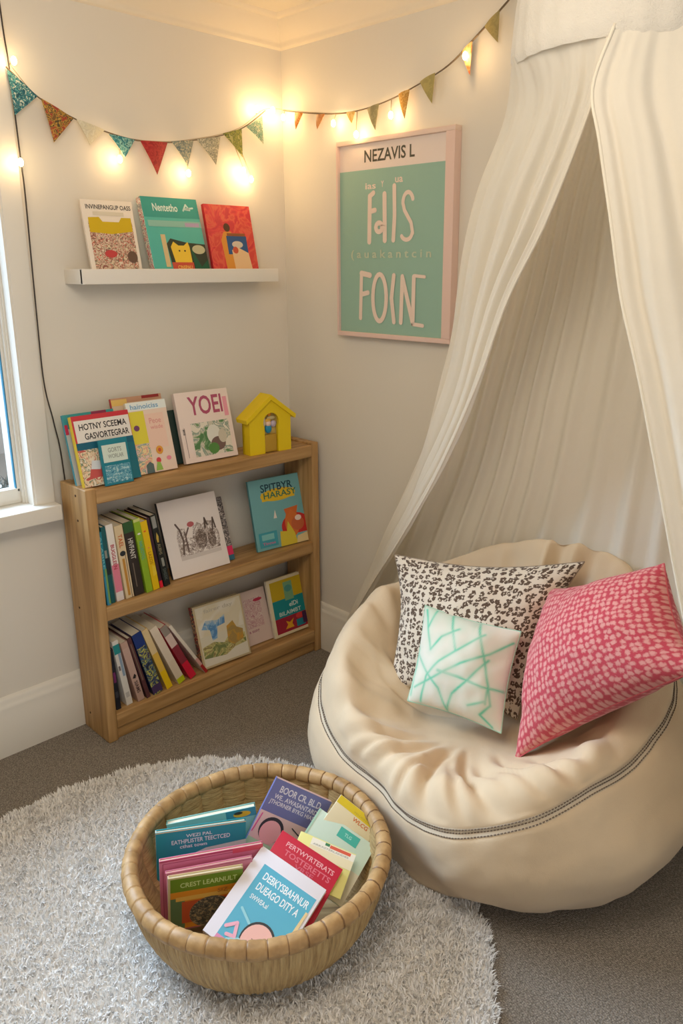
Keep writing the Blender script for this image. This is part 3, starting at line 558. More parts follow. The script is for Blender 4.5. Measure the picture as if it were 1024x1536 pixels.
for i, c in enumerate(BUL):
    c = Vector(c); b = MB(); ball(b, (0, 0, 0), (.008, .008, .012), mb_, 14)
    o = b.build('bulb', fl_, c-off)
    # nearest wire point
    wp = min(cr_spline([(-1.042, -.026, 2.166)]+zL[1:]+zR, 12), key=lambda q: (q-c).length) if i != 1 else Vector((-1.037, -.026, 1.899))
    s2 = MB(); s2.tube([wp-c, (wp-c)*.5+Vector((0, 0, .004)), Vector((0, 0, .010))], .0016, msw, 5)
    s2.build('bulb_socket', o)
    ld = bpy.data.lights.new('fairy_glow', 'POINT'); ld.energy = .19; ld.color = (1, .62, .27); ld.shadow_soft_size = .012
    lo = bpy.data.objects.new('fairy_glow', ld); C.objects.link(lo); lo.parent = o; lo.location = (-.022, -.030, 0) if c.x < -.1 else (-.030, -.018, 0)
    o['label'] = 'warm glowing bulb'

# ------------------------------------------------------------------ bean bag
BC = Vector((-.42, -1.35, 0))
KP = {0: (.31, .40, .37, .53, .28, .81, .19, .60), 45: (.38, .50, .47, .53, .38, .715, .27, .56), 74: (.45, .57, .54, .53, .44, .61, .32, .49), 95: (.46, .58, .53, .46, .44, .57, .31, .44), 119: (.44, .555, .515, .36, .43, .475, .29, .40), 145: (.36, .445, .437, .285, .39, .395, .28, .355), 168: (.32, .375, .385, .265, .345, .35, .25, .335),
      190: (.34, .405, .432, .27, .375, .355, .26, .33), 209: (.33, .465, .475, .31, .40, .375, .27, .335), 228: (.32, .515, .495, .375, .42, .425, .28, .35), 245: (.35, .54, .48, .42, .42, .465, .28, .37), 263: (.39, .565, .475, .44, .40, .49, .28, .40), 294: (.43, .59, .50, .54, .42, .62, .31, .45), 325: (.40, .51, .46, .54, .38, .79, .27, .57), 360: (.31, .40, .37, .53, .28, .81, .19, .60)}
ks = sorted(KP)
def keyp(ph):
    ph %= 360
    for a, b_ in zip(ks, ks[1:]):
        if a <= ph <= b_:
            i = ks.index(a); K = len(ks)-1
            p1, p2 = np.array(KP[a]), np.array(KP[b_]); p0 = np.array(KP[ks[(i-1) % K]]); p3 = np.array(KP[ks[(i+2) % K if i+2 != K else 0]])
            t = (ph-a)/(b_-a); h0 = ks[(i-1) % K]-(360 if i == 0 else 0); h3 = ks[i+2] if i+2 <= K else ks[1]+360
            m1 = (p2-p0)/(b_-h0)*(b_-a); m2 = (p3-p1)/(h3-a)*(b_-a)
            return (2*t**3-3*t*t+1)*p1+(t**3-2*t*t+t)*m1+(-2*t**3+3*t*t)*p2+(t**3-t*t)*m2
SC = .325
def prof_ctrl(ph):
    Rf, Rb, Rs, zs, Rc, hc, Ri, zi = keyp(ph)
    return np.array([(0, .002), (.55*Rf, .002), (Rf, .002), (Rf+(Rb-Rf)*.52, .055), (Rb, max(.15, zs*.5)), (Rb*.5+Rs*.5+.012, zs*.5+max(.15, zs*.5)*.5+.01), (Rs, zs), (Rs*.45+Rc*.55+.012, (zs*.4+hc*.6)+.004), (Rc, hc), (Rc*.55+Ri*.45, hc*.42+zi*.58+.03*(hc > .5)), (Ri, zi), (Ri*.62, SC+(zi-SC)*.22), (0, SC)])
SEAM = 6
def prof(ctrl, s):
    i = min(int(s), len(ctrl)-2); t = s-i
    p0 = ctrl[max(i-1, 0)]; p1 = ctrl[i]; p2 = ctrl[i+1]; p3 = ctrl[min(i+2, len(ctrl)-1)]
    return .5*((2*p1)+(p2-p0)*t+(2*p0-5*p1+4*p2-p3)*t*t+(3*p1-p0-3*p2+p3)*t**3)
def bump_win(x, a, b_): 
    t = min(max((x-a)/(b_-a), 0), 1); return math.sin(math.pi*t)
# soft folds: (angle, width deg, amp, s0, s1, twist)
folds = [(150, 6, .012, 6.6, 10.6, 8), (163, 5, .014, 6.5, 10.8, 10), (174, 6, .011, 6.8, 11, 8), (186, 5, .016, 6.4, 10.6, -6), (197, 4, .014, 6.5, 10.4, -10), (206, 5, .018, 6.3, 11, -14), (217, 5, .012, 6.5, 10.5, -16), (228, 6, .020, 6.4, 11, -12), (240, 5, .014, 6.5, 10.5, -6),
         (252, 7, .010, 6.6, 10, 6), (130, 7, .012, 6.6, 10.5, 6), (110, 6, .010, 7, 10.5, 5), (-8, 5, -.014, 7.4, 11, 2), (-22, 4.5, -.014, 7.4, 11, -3), (22, 6, -.007, 7.6, 11, 4), (-44, 6, -.008, 7.6, 11, -4), (50, 7, -.008, 7.6, 10.5, 3), (280, 7, .010, 7, 10.5, 4), (158, 3, .010, 6.3, 9.5, 12), (180, 3, .012, 6.3, 9.5, 4), (201, 3, .014, 6.3, 9.8, -10), (223, 3, .014, 6.3, 9.8, -14), (234, 3.5, .016, 6.2, 10, -8), (98, 5, .012, 9.2, 11.5, 20), (86, 5, .012, 6.8, 9.5, 4)]
def bag_pt(ph, s, ctrl=None, off_=0):
    if ctrl is None: ctrl = prof_ctrl(ph)
    r, z = prof(ctrl, s); r = max(r, 0)
    d = 0
    for a, w_, am, s0, s1, tw in folds:
        if s0 < s < s1:
            dd = ((ph-a-tw*(s-8)/3+180) % 360)-180
            if abs(dd) < 4*w_: d += am*1.5*(math.exp(-(dd/(w_*.8))**2)-.5*math.exp(-((dd-w_*1.3)/(w_*.45))**2))*bump_win(s, s0, s1)
    # seam pinches the cloth in slightly
    d -= .010*math.exp(-((s-SEAM)/.16)**2)
    x, y = r*math.cos(R(ph)), r*math.sin(R(ph))
    # profile normal
    e = .05; q0 = prof(ctrl, max(s-e, 0)); q1 = prof(ctrl, min(s+e, 11.999)); tn = q1-q0; l = math.hypot(*tn) or 1
    nr, nz = tn[1]/l, -tn[0]/l
    # outward: for bottom->outer->top path outward normal is (dz,-dr)
    wv = wrinkle(x, y, z, 7)*.010+wrinkle(x+3, y, z, 19)*.0035
    if s < 2.2: wv = 0; d = 0
    d += wv+off_
    r2 = max(r+nr*d, 0); z2 = z+nz*d
    X = BC.x+r2*math.cos(R(ph)); Y = BC.y+r2*math.sin(R(ph))
    return Vector((min(X, -.024), Y, max(z2, .001)))
NPH, NS = 300, 132
G = []
for i in range(NPH):
    ph = 360*i/NPH; ct = prof_ctrl(ph)
    G.append([bag_pt(ph, min(12*j/NS, 11.9999), ct)-BC for j in range(NS+1)])
def fabric(name, rgb, bs=900, strength=.35, transl=0, var=.03, sheer=0, wr=0):
    m, N, L, b = newmat(name); b.inputs['Base Color'].default_value = lin(rgb); b.inputs['Roughness'].default_value = .9; b.inputs['Specular IOR Level'].default_value = .15
    b.inputs['Sheen Weight'].default_value = .15
    tc = N.new('ShaderNodeTexCoord')
    w1_ = N.new('ShaderNodeTexNoise'); w1_.inputs['Scale'].default_value = bs; w1_.inputs['Detail'].default_value = 2; L.new(tc.outputs['Object'], w1_.inputs['Vector'])
    w2_ = N.new('ShaderNodeTexNoise'); w2_.inputs['Scale'].default_value = 22; w2_.inputs['Detail'].default_value = 5; w2_.inputs['Distortion'].default_value = .6; L.new(tc.outputs['Object'], w2_.inputs['Vector'])
    ad = N.new('ShaderNodeMath'); ad.operation = 'MULTIPLY_ADD'; ad.inputs[1].default_value = 2.5+wr; L.new(w2_.outputs['Fac'], ad.inputs[0]); L.new(w1_.outputs['Fac'], ad.inputs[2])
    bp = N.new('ShaderNodeBump'); bp.inputs['Strength'].default_value = strength; bp.inputs['Distance'].default_value = .002; L.new(ad.outputs[0], bp.inputs['Height']); L.new(bp.outputs[0], b.inputs['Normal'])
    out = N['Material Output']; sh_ = b.outputs[0]
    if transl:
        t = N.new('ShaderNodeBsdfTranslucent'); t.inputs['Color'].default_value = lin(rgb); L.new(bp.outputs[0], t.inputs['Normal'])
        mx = N.new('ShaderNodeMixShader'); mx.inputs[0].default_value = transl; L.new(sh_, mx.inputs[1]); L.new(t.outputs[0], mx.inputs[2]); sh_ = mx.outputs[0]
    if sheer:
        t = N.new('ShaderNodeBsdfTransparent'); mx = N.new('ShaderNodeMixShader'); mx.inputs[0].default_value = sheer; L.new(sh_, mx.inputs[1]); L.new(t.outputs[0], mx.inputs[2]); sh_ = mx.outputs[0]
    if sh_ != b.outputs[0]: L.new(sh_, out.inputs['Surface'])
    return m
m_bag = fabric('beige_canvas', (217, 193, 160), 700, .3)
bb = empty('bean_bag', BC); tag(bb, 'big round beige canvas bean bag chair under the canopy', 'bean bag')
b = MB(); b.grid(G, m_bag, True); b.build('bag_body', bb)
ms = mat('stitching_thread', (120, 104, 88), .8); mtape = mat('seam_tape', (212, 194, 168), .9)
b = MB(); 
def seam_pt(ph, dist, lift):
    ct = prof_ctrl(ph); sg = .12 if dist >= 0 else -.12; sp = np.hypot(*(prof(ct, SEAM+sg)-prof(ct, SEAM)))/.12
    return bag_pt(ph, SEAM+dist/sp, ct, lift)-BC
for dist in (-.009, 0, .009):
    path = [seam_pt(ph, dist, .0036) for ph in np.arange(62, 330, .9)]
    for i in range(0, len(path)-1): b.tube([path[i], path[i]*.35+path[i+1]*.65], .0015, ms, 5)
b.build('seam_stitching', bb)
b = MB(); rows_ = []
for ph in np.arange(62, 330, 1.5): rows_.append([seam_pt(ph, d, .0022-.004*(abs(d) > .01)) for d in (-.016, -.009, 0, .009, .016)])
b.grid(rows_, mtape); b.build('seam_band', bb)

# ------------------------------------------------------------------ cushions
def cushion(label, c4, th, mt, pat=None, n=96, nrm_sign=1, pinch=.10, puff=.42, name='cushion'):
    TL, TR, BR, BL = [Vector(p) for p in c4]; ce = (TL+TR+BR+BL)/4
    U = ((TR-TL)+(BR-BL))/2; Vv = ((TL-BL)+(TR-BR))/2; nrm = U.cross(Vv).normalized()*-1
    camd = Vector((-2.124, -2.521, 1.6))-ce
    if nrm.dot(camd) < 0: nrm = -nrm
    vs = []; fs = []; uv = []
    for side in (1, -1):
        for i in range(n+1):
            for j in range(n+1):
                a = i/n*2-1; c = j/n*2-1
                # denser sampling near the border
                a = math.sin(a*math.pi/2); c = math.sin(c*math.pi/2)
                pa = a*(1-pinch*(1-a*a*.0)*math.cos(c*math.pi/2)*abs(a)**1.5); pc = c*(1-pinch*math.cos(a*math.pi/2)*abs(c)**1.5)
                u, v = (pa+1)/2, (pc+1)/2
                p_ = (BL*(1-u)+BR*u)*(1-v)+(TL*(1-u)+TR*u)*v
                e = max((1-a*a)*(1-c*c), 0)**puff
                d = th/2*e*side
                if 1: d += (wrinkle(p_.x, p_.y, p_.z+side, 11)*.010+wrinkle(p_.x+5, p_.y, p_.z+side, 26)*.004)*min(1, e*2)
                # seam puckers
                d += side*.0025*math.sin(a*46)*math.exp(-(1-abs(c))*14)*e+side*.0025*math.sin(c*46)*math.exp(-(1-abs(a))*14)*e
                vs.append(p_+nrm*d-ce); uv.append((a, c))
        o = 0 if side == 1 else (n+1)**2
        for i in range(n):
            for j in range(n):
                f = (o+i*(n+1)+j, o+(i+1)*(n+1)+j, o+(i+1)*(n+1)+j+1, o+i*(n+1)+j+1); fs.append(f if side == 1 else f[::-1])
    root = empty(name, ce); tag(root, label, 'cushion')
    b = MB(); b.add(vs, fs, mt, True); o = b.build('cover', root)
    Wd, Hd = U.length/2, Vv.length/2; ul = o.data.uv_layers.new(name='cloth'); li = np.empty(len(o.data.loops), int); o.data.loops.foreach_get('vertex_index', li)
    ua = np.array(uv)*np.array([[Wd, Hd]])+np.repeat([[0, 0], [3.3, 1.7]], (n+1)**2, axis=0); ul.data.foreach_set('uv', ua[li].reshape(-1))
    if pat is not None:
        at = o.data.attributes.new('pat', 'FLOAT', 'POINT'); at.data.foreach_set('value', [pat(*q) for q in uv])
    # border seam cord
    q = [Vector(vs[k]) for k in [i*(n+1) for i in range(n+1)]+[n*(n+1)+j for j in range(1, n+1)]+[i*(n+1)+n for i in range(n-1, -1, -1)]+[j for j in range(n-1, -1, -1)]]
    return root, q
def clothnodes(name, rgb):
    m = fabric(name, rgb, 800, .35); N = m.node_tree.nodes; L = m.node_tree.links; b = N['Principled BSDF']
    uvn = N.new('ShaderNodeUVMap'); uvn.uv_map = 'cloth'
    nz = N.new('ShaderNodeTexNoise'); nz.inputs['Scale'].default_value = 70; L.new(uvn.outputs[0], nz.inputs['Vector'])
    ma = N.new('ShaderNodeVectorMath'); ma.operation = 'MULTIPLY_ADD'; ma.inputs[1].default_value = (.010,)*3; L.new(nz.outputs['Color'], ma.inputs[0]); L.new(uvn.outputs[0], ma.inputs[2])
    v = N.new('ShaderNodeTexVoronoi'); v.voronoi_dimensions = '2D'; L.new(ma.outputs[0], v.inputs['Vector'])
    n2 = N.new('ShaderNodeTexNoise'); n2.inputs['Detail'].default_value = 1; L.new(uvn.outputs[0], n2.inputs['Vector'])
    return m, N, L, b, v, n2, uvn
def leopard():
    m, N, L, b, v, n2, u = clothnodes('leopard_linen', (222, 208, 188))
    v.inputs['Scale'].default_value = 54; v.inputs['Randomness'].default_value = .75; n2.inputs['Scale'].default_value = 125
    a = N.new('ShaderNodeMath'); a.operation = 'SUBTRACT'; a.inputs[1].default_value = .22; L.new(v.outputs['Distance'], a.inputs[0])
    ab = N.new('ShaderNodeMath'); ab.operation = 'ABSOLUTE'; L.new(a.outputs[0], ab.inputs[0])
    # thickness of the ring varies with the noise
    th = N.new('ShaderNodeMapRange'); th.inputs[1].default_value = .36; th.inputs[2].default_value = .56; th.inputs[3].default_value = .02; th.inputs[4].default_value = .25; L.new(n2.outputs['Fac'], th.inputs[0])
    df = N.new('ShaderNodeMath'); df.operation = 'SUBTRACT'; L.new(th.outputs[0], df.inputs[0]); L.new(ab.outputs[0], df.inputs[1])
    sm = N.new('ShaderNodeMapRange'); sm.inputs[1].default_value = -.02; sm.inputs[2].default_value = .04; L.new(df.outputs[0], sm.inputs[0])
    mx = N.new('ShaderNodeMixRGB'); mx.inputs[1].default_value = lin((224, 211, 192)); mx.inputs[2].default_value = lin((98, 80, 66)); L.new(sm.outputs[0], mx.inputs[0]); L.new(mx.outputs[0], b.inputs['Base Color'])
    return m
def pink():
    m, N, L, b, v, n2, u = clothnodes('pink_print', (200, 90, 96))
    v.inputs['Scale'].default_value = 62; v.inputs['Randomness'].default_value = .38; n2.inputs['Scale'].default_value = 190; n2.inputs['Detail'].default_value = 3
    ad = N.new('ShaderNodeMath'); ad.operation = 'MULTIPLY_ADD'; ad.inputs[1].default_value = .6; L.new(n2.outputs['Fac'], ad.inputs[0]); L.new(v.outputs['Distance'], ad.inputs[2])
    r = N.new('ShaderNodeValToRGB'); e = r.color_ramp.elements; e[0].position = .54; e[0].color = lin((226, 158, 152)); e[1].position = .80; e[1].color = lin((200, 76, 90)); L.new(ad.outputs[0], r.inputs[0]); L.new(r.outputs[0], b.inputs['Base Color'])
    return m
def mintm():
    m = fabric('white_mint_cotton', (226, 218, 200), 800, .25); N = m.node_tree.nodes; L = m.node_tree.links; b = N['Principled BSDF']
    at = N.new('ShaderNodeAttribute'); at.attribute_name = 'pat'
    mx = N.new('ShaderNodeMixRGB'); mx.inputs[1].default_value = lin((230, 224, 208)); mx.inputs[2].default_value = lin((110, 200, 165)); L.new(at.outputs['Fac'], mx.inputs[0]); L.new(mx.outputs[0], b.inputs['Base Color'])
    return m
# hand-painted teal lines in (-1..1) cushion space, v up: from the photograph
mint_px = [((.22, .03), (.12, .5), (.37, .0)), ]
lines = [[(-.72, 1), (-.80, .55), (-.62, .12), (-.42, .45), (-.08, .72)], [(-.35, 1), (-.05, .25)], [(.25, 1), (.52, .3), (.72, -.25), (.70, -.6)], [(.98, .75), (.62, .38), (.1, .02), (-.42, -.4), (-.9, -.72)], [(.45, .75), (.02, .3), (-.35, -.05), (-.62, -.42), (-.72, -.98)],
         [(.62, .25), (.3, -.25), (.0, -.62), (-.12, -1)], [(-.98, -.02), (-.62, -.35), (-.3, -.6), (-.12, -1)], [(-.35, -.25), (.1, -.25), (.6, -.3), (1, -.25)], [(.72, -.25), (.8, -.6), (.6, -.85), (.85, -1)], [(.35, -.75), (.7, -.55)], [(-.98, .1), (-.98, -.9)], [(-.95, .95), (-.78, .5)]]
lines = [[(x*.97, y*.97) for x, y in l] for l in lines]
def segd(p, a, b_):
    ax, ay = a; bx, by = b_; dx_, dy_ = bx-ax, by-ay; t = ((p[0]-ax)*dx_+(p[1]-ay)*dy_)/(dx_*dx_+dy_*dy_+1e-9); t = min(1, max(0, t))
    return math.hypot(p[0]-ax-t*dx_, p[1]-ay-t*dy_)
def mpat(a, c):
    d = min(segd((a, c), l[i], l[i+1]) for l in lines for i in range(len(l)-1))
    v = math.exp(-(d/.024)**2)*(.72+.5*wrinkle(a, c, 1, 3)); v += .16*math.exp(-(d/.13)**2)
    if c > .55 and a < .2: v += .18*(c-.55)/.45
    return min(1, max(0, v))
def cord_part(root, q, mt, r=.0022):
    b = MB(); b.tube(q, r, mt, 6, cap=False); b.build('edge_seam', root)
ro, q = cushion('large rectangular leopard print cushion leaning on the bean bag back', [(-.36, -.927, .714), (-.20, -1.5, .80), (-.40, -1.438, .36), (-.54, -1.071, .372)], .19, leopard(), pinch=.13, puff=.52)
cord_part(ro, q, mat('leopard_edge', (150, 132, 112), .9))
ro, q = cushion('small square white cushion with painted mint green lines, in front of the leopard one', [(-.46, -1.141, .637), (-.40, -1.434, .632), (-.53, -1.472, .392), (-.615, -1.213, .418)], .145, mintm(), mpat, n=110, pinch=.06, puff=.58)
cord_part(ro, q, mat('mint_edge', (170, 205, 180), .9))
ro, q = cushion('large pink and red patterned cushion on the right side of the bean bag', [(-.27, -1.44, .72), (-.38, -1.80, .925), (-.52, -1.96, .765), (-.53, -1.52, .333)], .25, pink(), pinch=.09, puff=.55)
cord_part(ro, q, mat('pink_edge', (205, 96, 104), .9))

# ------------------------------------------------------------------ canopy
m_can = fabric('cotton_voile', (254, 247, 232), 1200, .35, transl=.24, sheer=.05, wr=1)
m_band = fabric('knitted_band', (250, 244, 232), 420, .9, transl=.25)
RCN = Vector((-.39, -1.63, 2.03)); RRD = .26
can = empty('bed_canopy', (RCN.x, RCN.y, 2.40)); tag(can, 'hanging cream cotton canopy draped around the bean bag', 'canopy'); co = Vector(can.location)
def ringp(a, r=RRD, z=RCN.z): return Vector((RCN.x+r*math.cos(R(a)), RCN.y+r*math.sin(R(a)), z))
# each control column: top -> bottom
cols = [
 (196, [(-.640, -1.700, 2.03), (-.600, -1.652, 1.914), (-.52, -1.514, 1.70), (-.46, -1.379, 1.521), (-.40, -1.252, 1.293), (-.32, -1.053, .986), (-.24, -.833, .703), (-.17, -.634, .462), (-.12, -.458, .221)]),
 (150, [None, (-.56, -1.50, 1.93), (-.47, -1.36, 1.74), (-.38, -1.24, 1.52), (-.32, -1.13, 1.29), (-.24, -.96, .99), (-.18, -.77, .70), (-.12, -.60, .46), (-.09, -.45, .22)]),
 (118, [None, (-.42, -1.32, 1.93), (-.36, -1.21, 1.78), (-.29, -1.11, 1.56), (-.22, -1.015, 1.35), (-.16, -.88, 1.03), (-.11, -.71, .75), (-.07, -.56, .48), (-.05, -.44, .22)]),
 (80, [None, (-.22, -1.33, 1.93), (-.17, -1.27, 1.75), (-.13, -1.20, 1.54), (-.10, -1.12, 1.30), (-.07, -1.02, 1.0), (-.055, -.92, .75), (-.05, -.83, .5), (-.045, -.76, .25)]),
 (40, [None, (-.12, -1.43, 1.93), (-.10, -1.38, 1.75), (-.08, -1.34, 1.54), (-.07, -1.29, 1.30), (-.055, -1.23, 1.0), (-.05, -1.17, .75), (-.045, -1.12, .5), (-.045, -1.08, .25)]),
 (0, [None, (-.09, -1.62, 1.93), (-.08, -1.62, 1.75), (-.07, -1.62, 1.54), (-.06, -1.61, 1.30), (-.05, -1.60, 1.0), (-.045, -1.59, .75), (-.045, -1.58, .5), (-.045, -1.57, .25)]),
 (-40, [None, (-.13, -1.84, 1.93), (-.11, -1.88, 1.75), (-.09, -1.92, 1.54), (-.07, -1.96, 1.30), (-.06, -2.0, 1.0), (-.05, -2.03, .75), (-.05, -2.05, .5), (-.05, -2.07, .25)]),
 (-85, [None, (-.36, -1.94, 1.93), (-.34, -2.02, 1.75), (-.32, -2.10, 1.54), (-.30, -2.18, 1.30), (-.28, -2.27, 1.0), (-.27, -2.32, .75), (-.26, -2.36, .5), (-.25, -2.40, .25)]),
 (-125, [None, (-.55, -1.87, 1.93), (-.56, -1.93, 1.78), (-.56, -2.0, 1.56), (-.55, -2.07, 1.35), (-.53, -2.16, 1.05), (-.51, -2.22, .80), (-.50, -2.27, .5), (-.49, -2.31, .25)]),
 (-158, [(-.64, -1.71, 2.03), (-.66, -1.684, 1.924), (-.66, -1.706, 1.83), (-.65, -1.739, 1.678), (-.64, -1.768, 1.537), (-.63, -1.818, 1.374), (-.61, -1.905, 1.05), (-.59, -1.98, .75), (-.57, -2.04, .35)])]
cc = []
for a, pl__ in cols:
    pts = [Vector(p) if p else ringp(a) for p in pl__]
    if -60 < a < 100:
        for p in pts[1:]: p.x -= .025
    sp = cr_spline(pts, 10); d = [0]
    for u, v in zip(sp, sp[1:]): d.append(d[-1]+(v-u).length)
    cc.append((sp, d))
NV = 90
def samp(sp, d, t):
    t *= d[-1]; i = min(np.searchsorted(d, t), len(d)-1)
    if i == 0: return sp[0].copy()
    f = (t-d[i-1])/max(d[i]-d[i-1], 1e-9); return sp[i-1].lerp(sp[i], f)
CP = [[samp(sp, d, j/NV) for j in range(NV+1)] for sp, d in cc]
NU = 60
base_g = []
for k in range(len(CP)-1):
    for m_ in range(NU):
        t = m_/NU; rowp = []
        for j in range(NV+1):
            p0, p1, p2, p3 = CP[max(k-1, 0)][j], CP[k][j], CP[k+1][j], CP[min(k+2, len(CP)-1)][j]
            rowp.append(.5*((2*p1)+(p2-p0)*t+(2*p0-5*p1+4*p2-p3)*t*t+(3*p1-p0-3*p2+p3)*t**3))
        base_g.append(rowp)
base_g.append(CP[-1])
n_u = len(base_g); rows_ = []
ph_ = 0; phs = []
for i in range(n_u):
    phs.append(ph_); k = i/NU
    ph_ += 2*math.pi/NU*(1.9+.8*math.sin(k*2.3+.5)+.5*math.sin(k*5.1)+2.4*math.exp(-((k-4.9)/1.5)**4))
for i in range(n_u):
    rr_ = []; k = i/NU
    for j in range(NV+1):
        v = j/NV; p_ = base_g[i][j]
        a = base_g[min(i+1, n_u-1)][j]-base_g[max(i-1, 0)][j]; c = base_g[i][min(j+1, NV)]-base_g[i][max(j-1, 0)]
        nn = a.cross(c); nn = nn.normalized() if nn.length > 1e-9 else Vector((0, 0, 1))
        endf = min(1, k/.25, (len(cols)-1-k)/.25)
        back = 1-.3*math.exp(-((k-4.6)/1.9)**4)
        amp = (.0015+.0175*min(1, v*4))*back*(1-.35*v)*endf
        q_ = phs[i]+1.1*math.sin(v*3+k)*v
        w_ = math.sin(q_)+.3*math.sin(2*q_+1+v*2)+.35*math.sin(3.1*q_)*max(0, 1-v*2.5)
        dd = amp*w_+.012*wrinkle(p_.x, p_.y, p_.z*.35, 6)*min(1, v*4)*endf
        pp = p_+nn*dd
        pp.x = min(pp.x, -.006); pp.z = max(pp.z, .004); rr_.append(pp-co)
    rows_.append(rr_)
b = MB(); b.grid(rows_, m_can); dr = b.build('drape', can)
# rolled hems along the two open edges
hem = mat('canopy_hem', (240, 231, 212), .9, spec=.1)
b = MB(); b.tube(rows_[0], .0035, hem, 6); b.tube(rows_[-1], .0035, hem, 6); b.build('hem', can)
# header band and cone
b = MB(); rw = []
for i in range(181):
    a = 2*i; rr_ = []
    for j, (r_, z) in enumerate([(RRD-.004, 2.012), (RRD+.003, 2.024), (RRD+.003, 2.05), (RRD-.002, 2.12), (RRD-.012, 2.2), (RRD-.03, 2.27), (RRD-.10, 2.33), (.06, 2.395), (.008, 2.43)]):
        g_ = .0022*math.sin(a*.55)*(1-min(j, 6)/6)
        rr_.append(ringp(a, r_+g_, z)-co)
    rw.append(rr_)
b.grid(rw, m_band, False); b.build('header_band', can)
b = MB(); b.tube([(0, 0, .02), (0, 0, .069)], .004, hem, 8); b.build('hanging_loop', can)

# ------------------------------------------------------------------ basket
KC = Vector((-1.132, -1.185, .012))
def straw(name, vertical=True):
    m, N, L, b = newmat(name); b.inputs['Roughness'].default_value = .6
    tc = N.new('ShaderNodeTexCoord'); sx = N.new('ShaderNodeSeparateXYZ'); L.new(tc.outputs['Object'], sx.inputs[0])
    at = N.new('ShaderNodeMath'); at.operation = 'ARCTAN2'; L.new(sx.outputs[1], at.inputs[0]); L.new(sx.outputs[0], at.inputs[1])
    cb = N.new('ShaderNodeCombineXYZ'); L.new(at.outputs[0], cb.inputs[0]); L.new(sx.outputs[2], cb.inputs[2])
    mp = N.new('ShaderNodeMapping'); mp.inputs['Scale'].default_value = (46, 1, 9) if vertical else (6, 1, 260); L.new(cb.outputs[0], mp.inputs[0])
    n = N.new('ShaderNodeTexNoise'); n.inputs['Scale'].default_value = 1; n.inputs['Detail'].default_value = 5; n.inputs['Roughness'].default_value = .7; L.new(mp.outputs[0], n.inputs['Vector'])
    r = N.new('ShaderNodeValToRGB'); e = r.color_ramp.elements; e[0].position = .28; e[0].color = lin((104, 78, 42)); e[1].position = .66; e[1].color = lin((206, 176, 122)); e2 = e.new(.45); e2.color = lin((174, 141, 90)); L.new(n.outputs['Fac'], r.inputs[0]); L.new(r.outputs[0], b.inputs['Base Color'])
    bp = N.new('ShaderNodeBump'); bp.inputs['Strength'].default_value = .6; bp.inputs['Distance'].default_value = .003; L.new(n.outputs['Fac'], bp.inputs['Height']); L.new(bp.outputs[0], b.inputs['Normal'])
    return m
sv = straw('palm_straw'); shz = straw('palm_weft', False)
bk = empty('basket', KC); tag(bk, 'round woven straw basket full of picture books on the white rug', 'basket')
def pro(z):
    zs_ = [0, .012, .04, .08, .12, .16, .205]; rs_ = [.213, .232, .258, .283, .299, .309, .314]
    return float(np.interp(z, zs_, rs_))
def pros(z): return (pro(z-.008)+pro(z)+pro(z+.008))/3 if z > .008 else pro(z)
n_a = 720; G = []
for i in range(n_a):
    a = 2*math.pi*i/n_a; col_ = [Vector((0, 0, .001))]
    for j in range(25):
        z = .205*j/24; st_ = abs(math.sin(a*34)); r_ = pros(z)+.004*st_**.6+.0012*math.sin(a*180+3*math.sin(z*30))
        col_.append(Vector((r_*math.cos(a), r_*math.sin(a), z)))
    G.append(col_)
b = MB(); b.grid(G, sv, True)
G = []
for i in range(n_a):
    a = 2*math.pi*i/n_a; col_ = [Vector((0, 0, .012))]
    for j in range(49):
        z = .012+.193*j/48; st_ = abs(math.sin(a*15)); r_ = pros(z)-.012-.010*st_**.5-.0012*math.sin(z*700+(0 if math.sin(a*15) > 0 else 3.14))
        col_.append(Vector((r_*math.cos(a), r_*math.sin(a), z)))
    G.append(col_)
b.grid([g_[::-1] for g_ in G], shz, True); b.build('basket_wall', bk)
G = []; nw = 46
n_t = 920
for i in range(n_t):
    a = 2*math.pi*i/n_t; fr_ = (a*nw/(2*math.pi)) % 1; bul = .0016*math.sin(math.pi*fr_)**.4-.002*(1 if fr_ < .04 else 0)
    wig = .002*math.sin(a*7+1)
    c_ = []
    for j in range(21):
        t = 2*math.pi*j/20; r1 = .0185+bul+.0007*math.sin(t*9+a*60)
        c_.append(Vector(((.307+r1*1.0*math.cos(t))*math.cos(a), (.307+r1*1.0*math.cos(t))*math.sin(a), .207+wig+r1*1.05*math.sin(t))))
    G.append(c_)
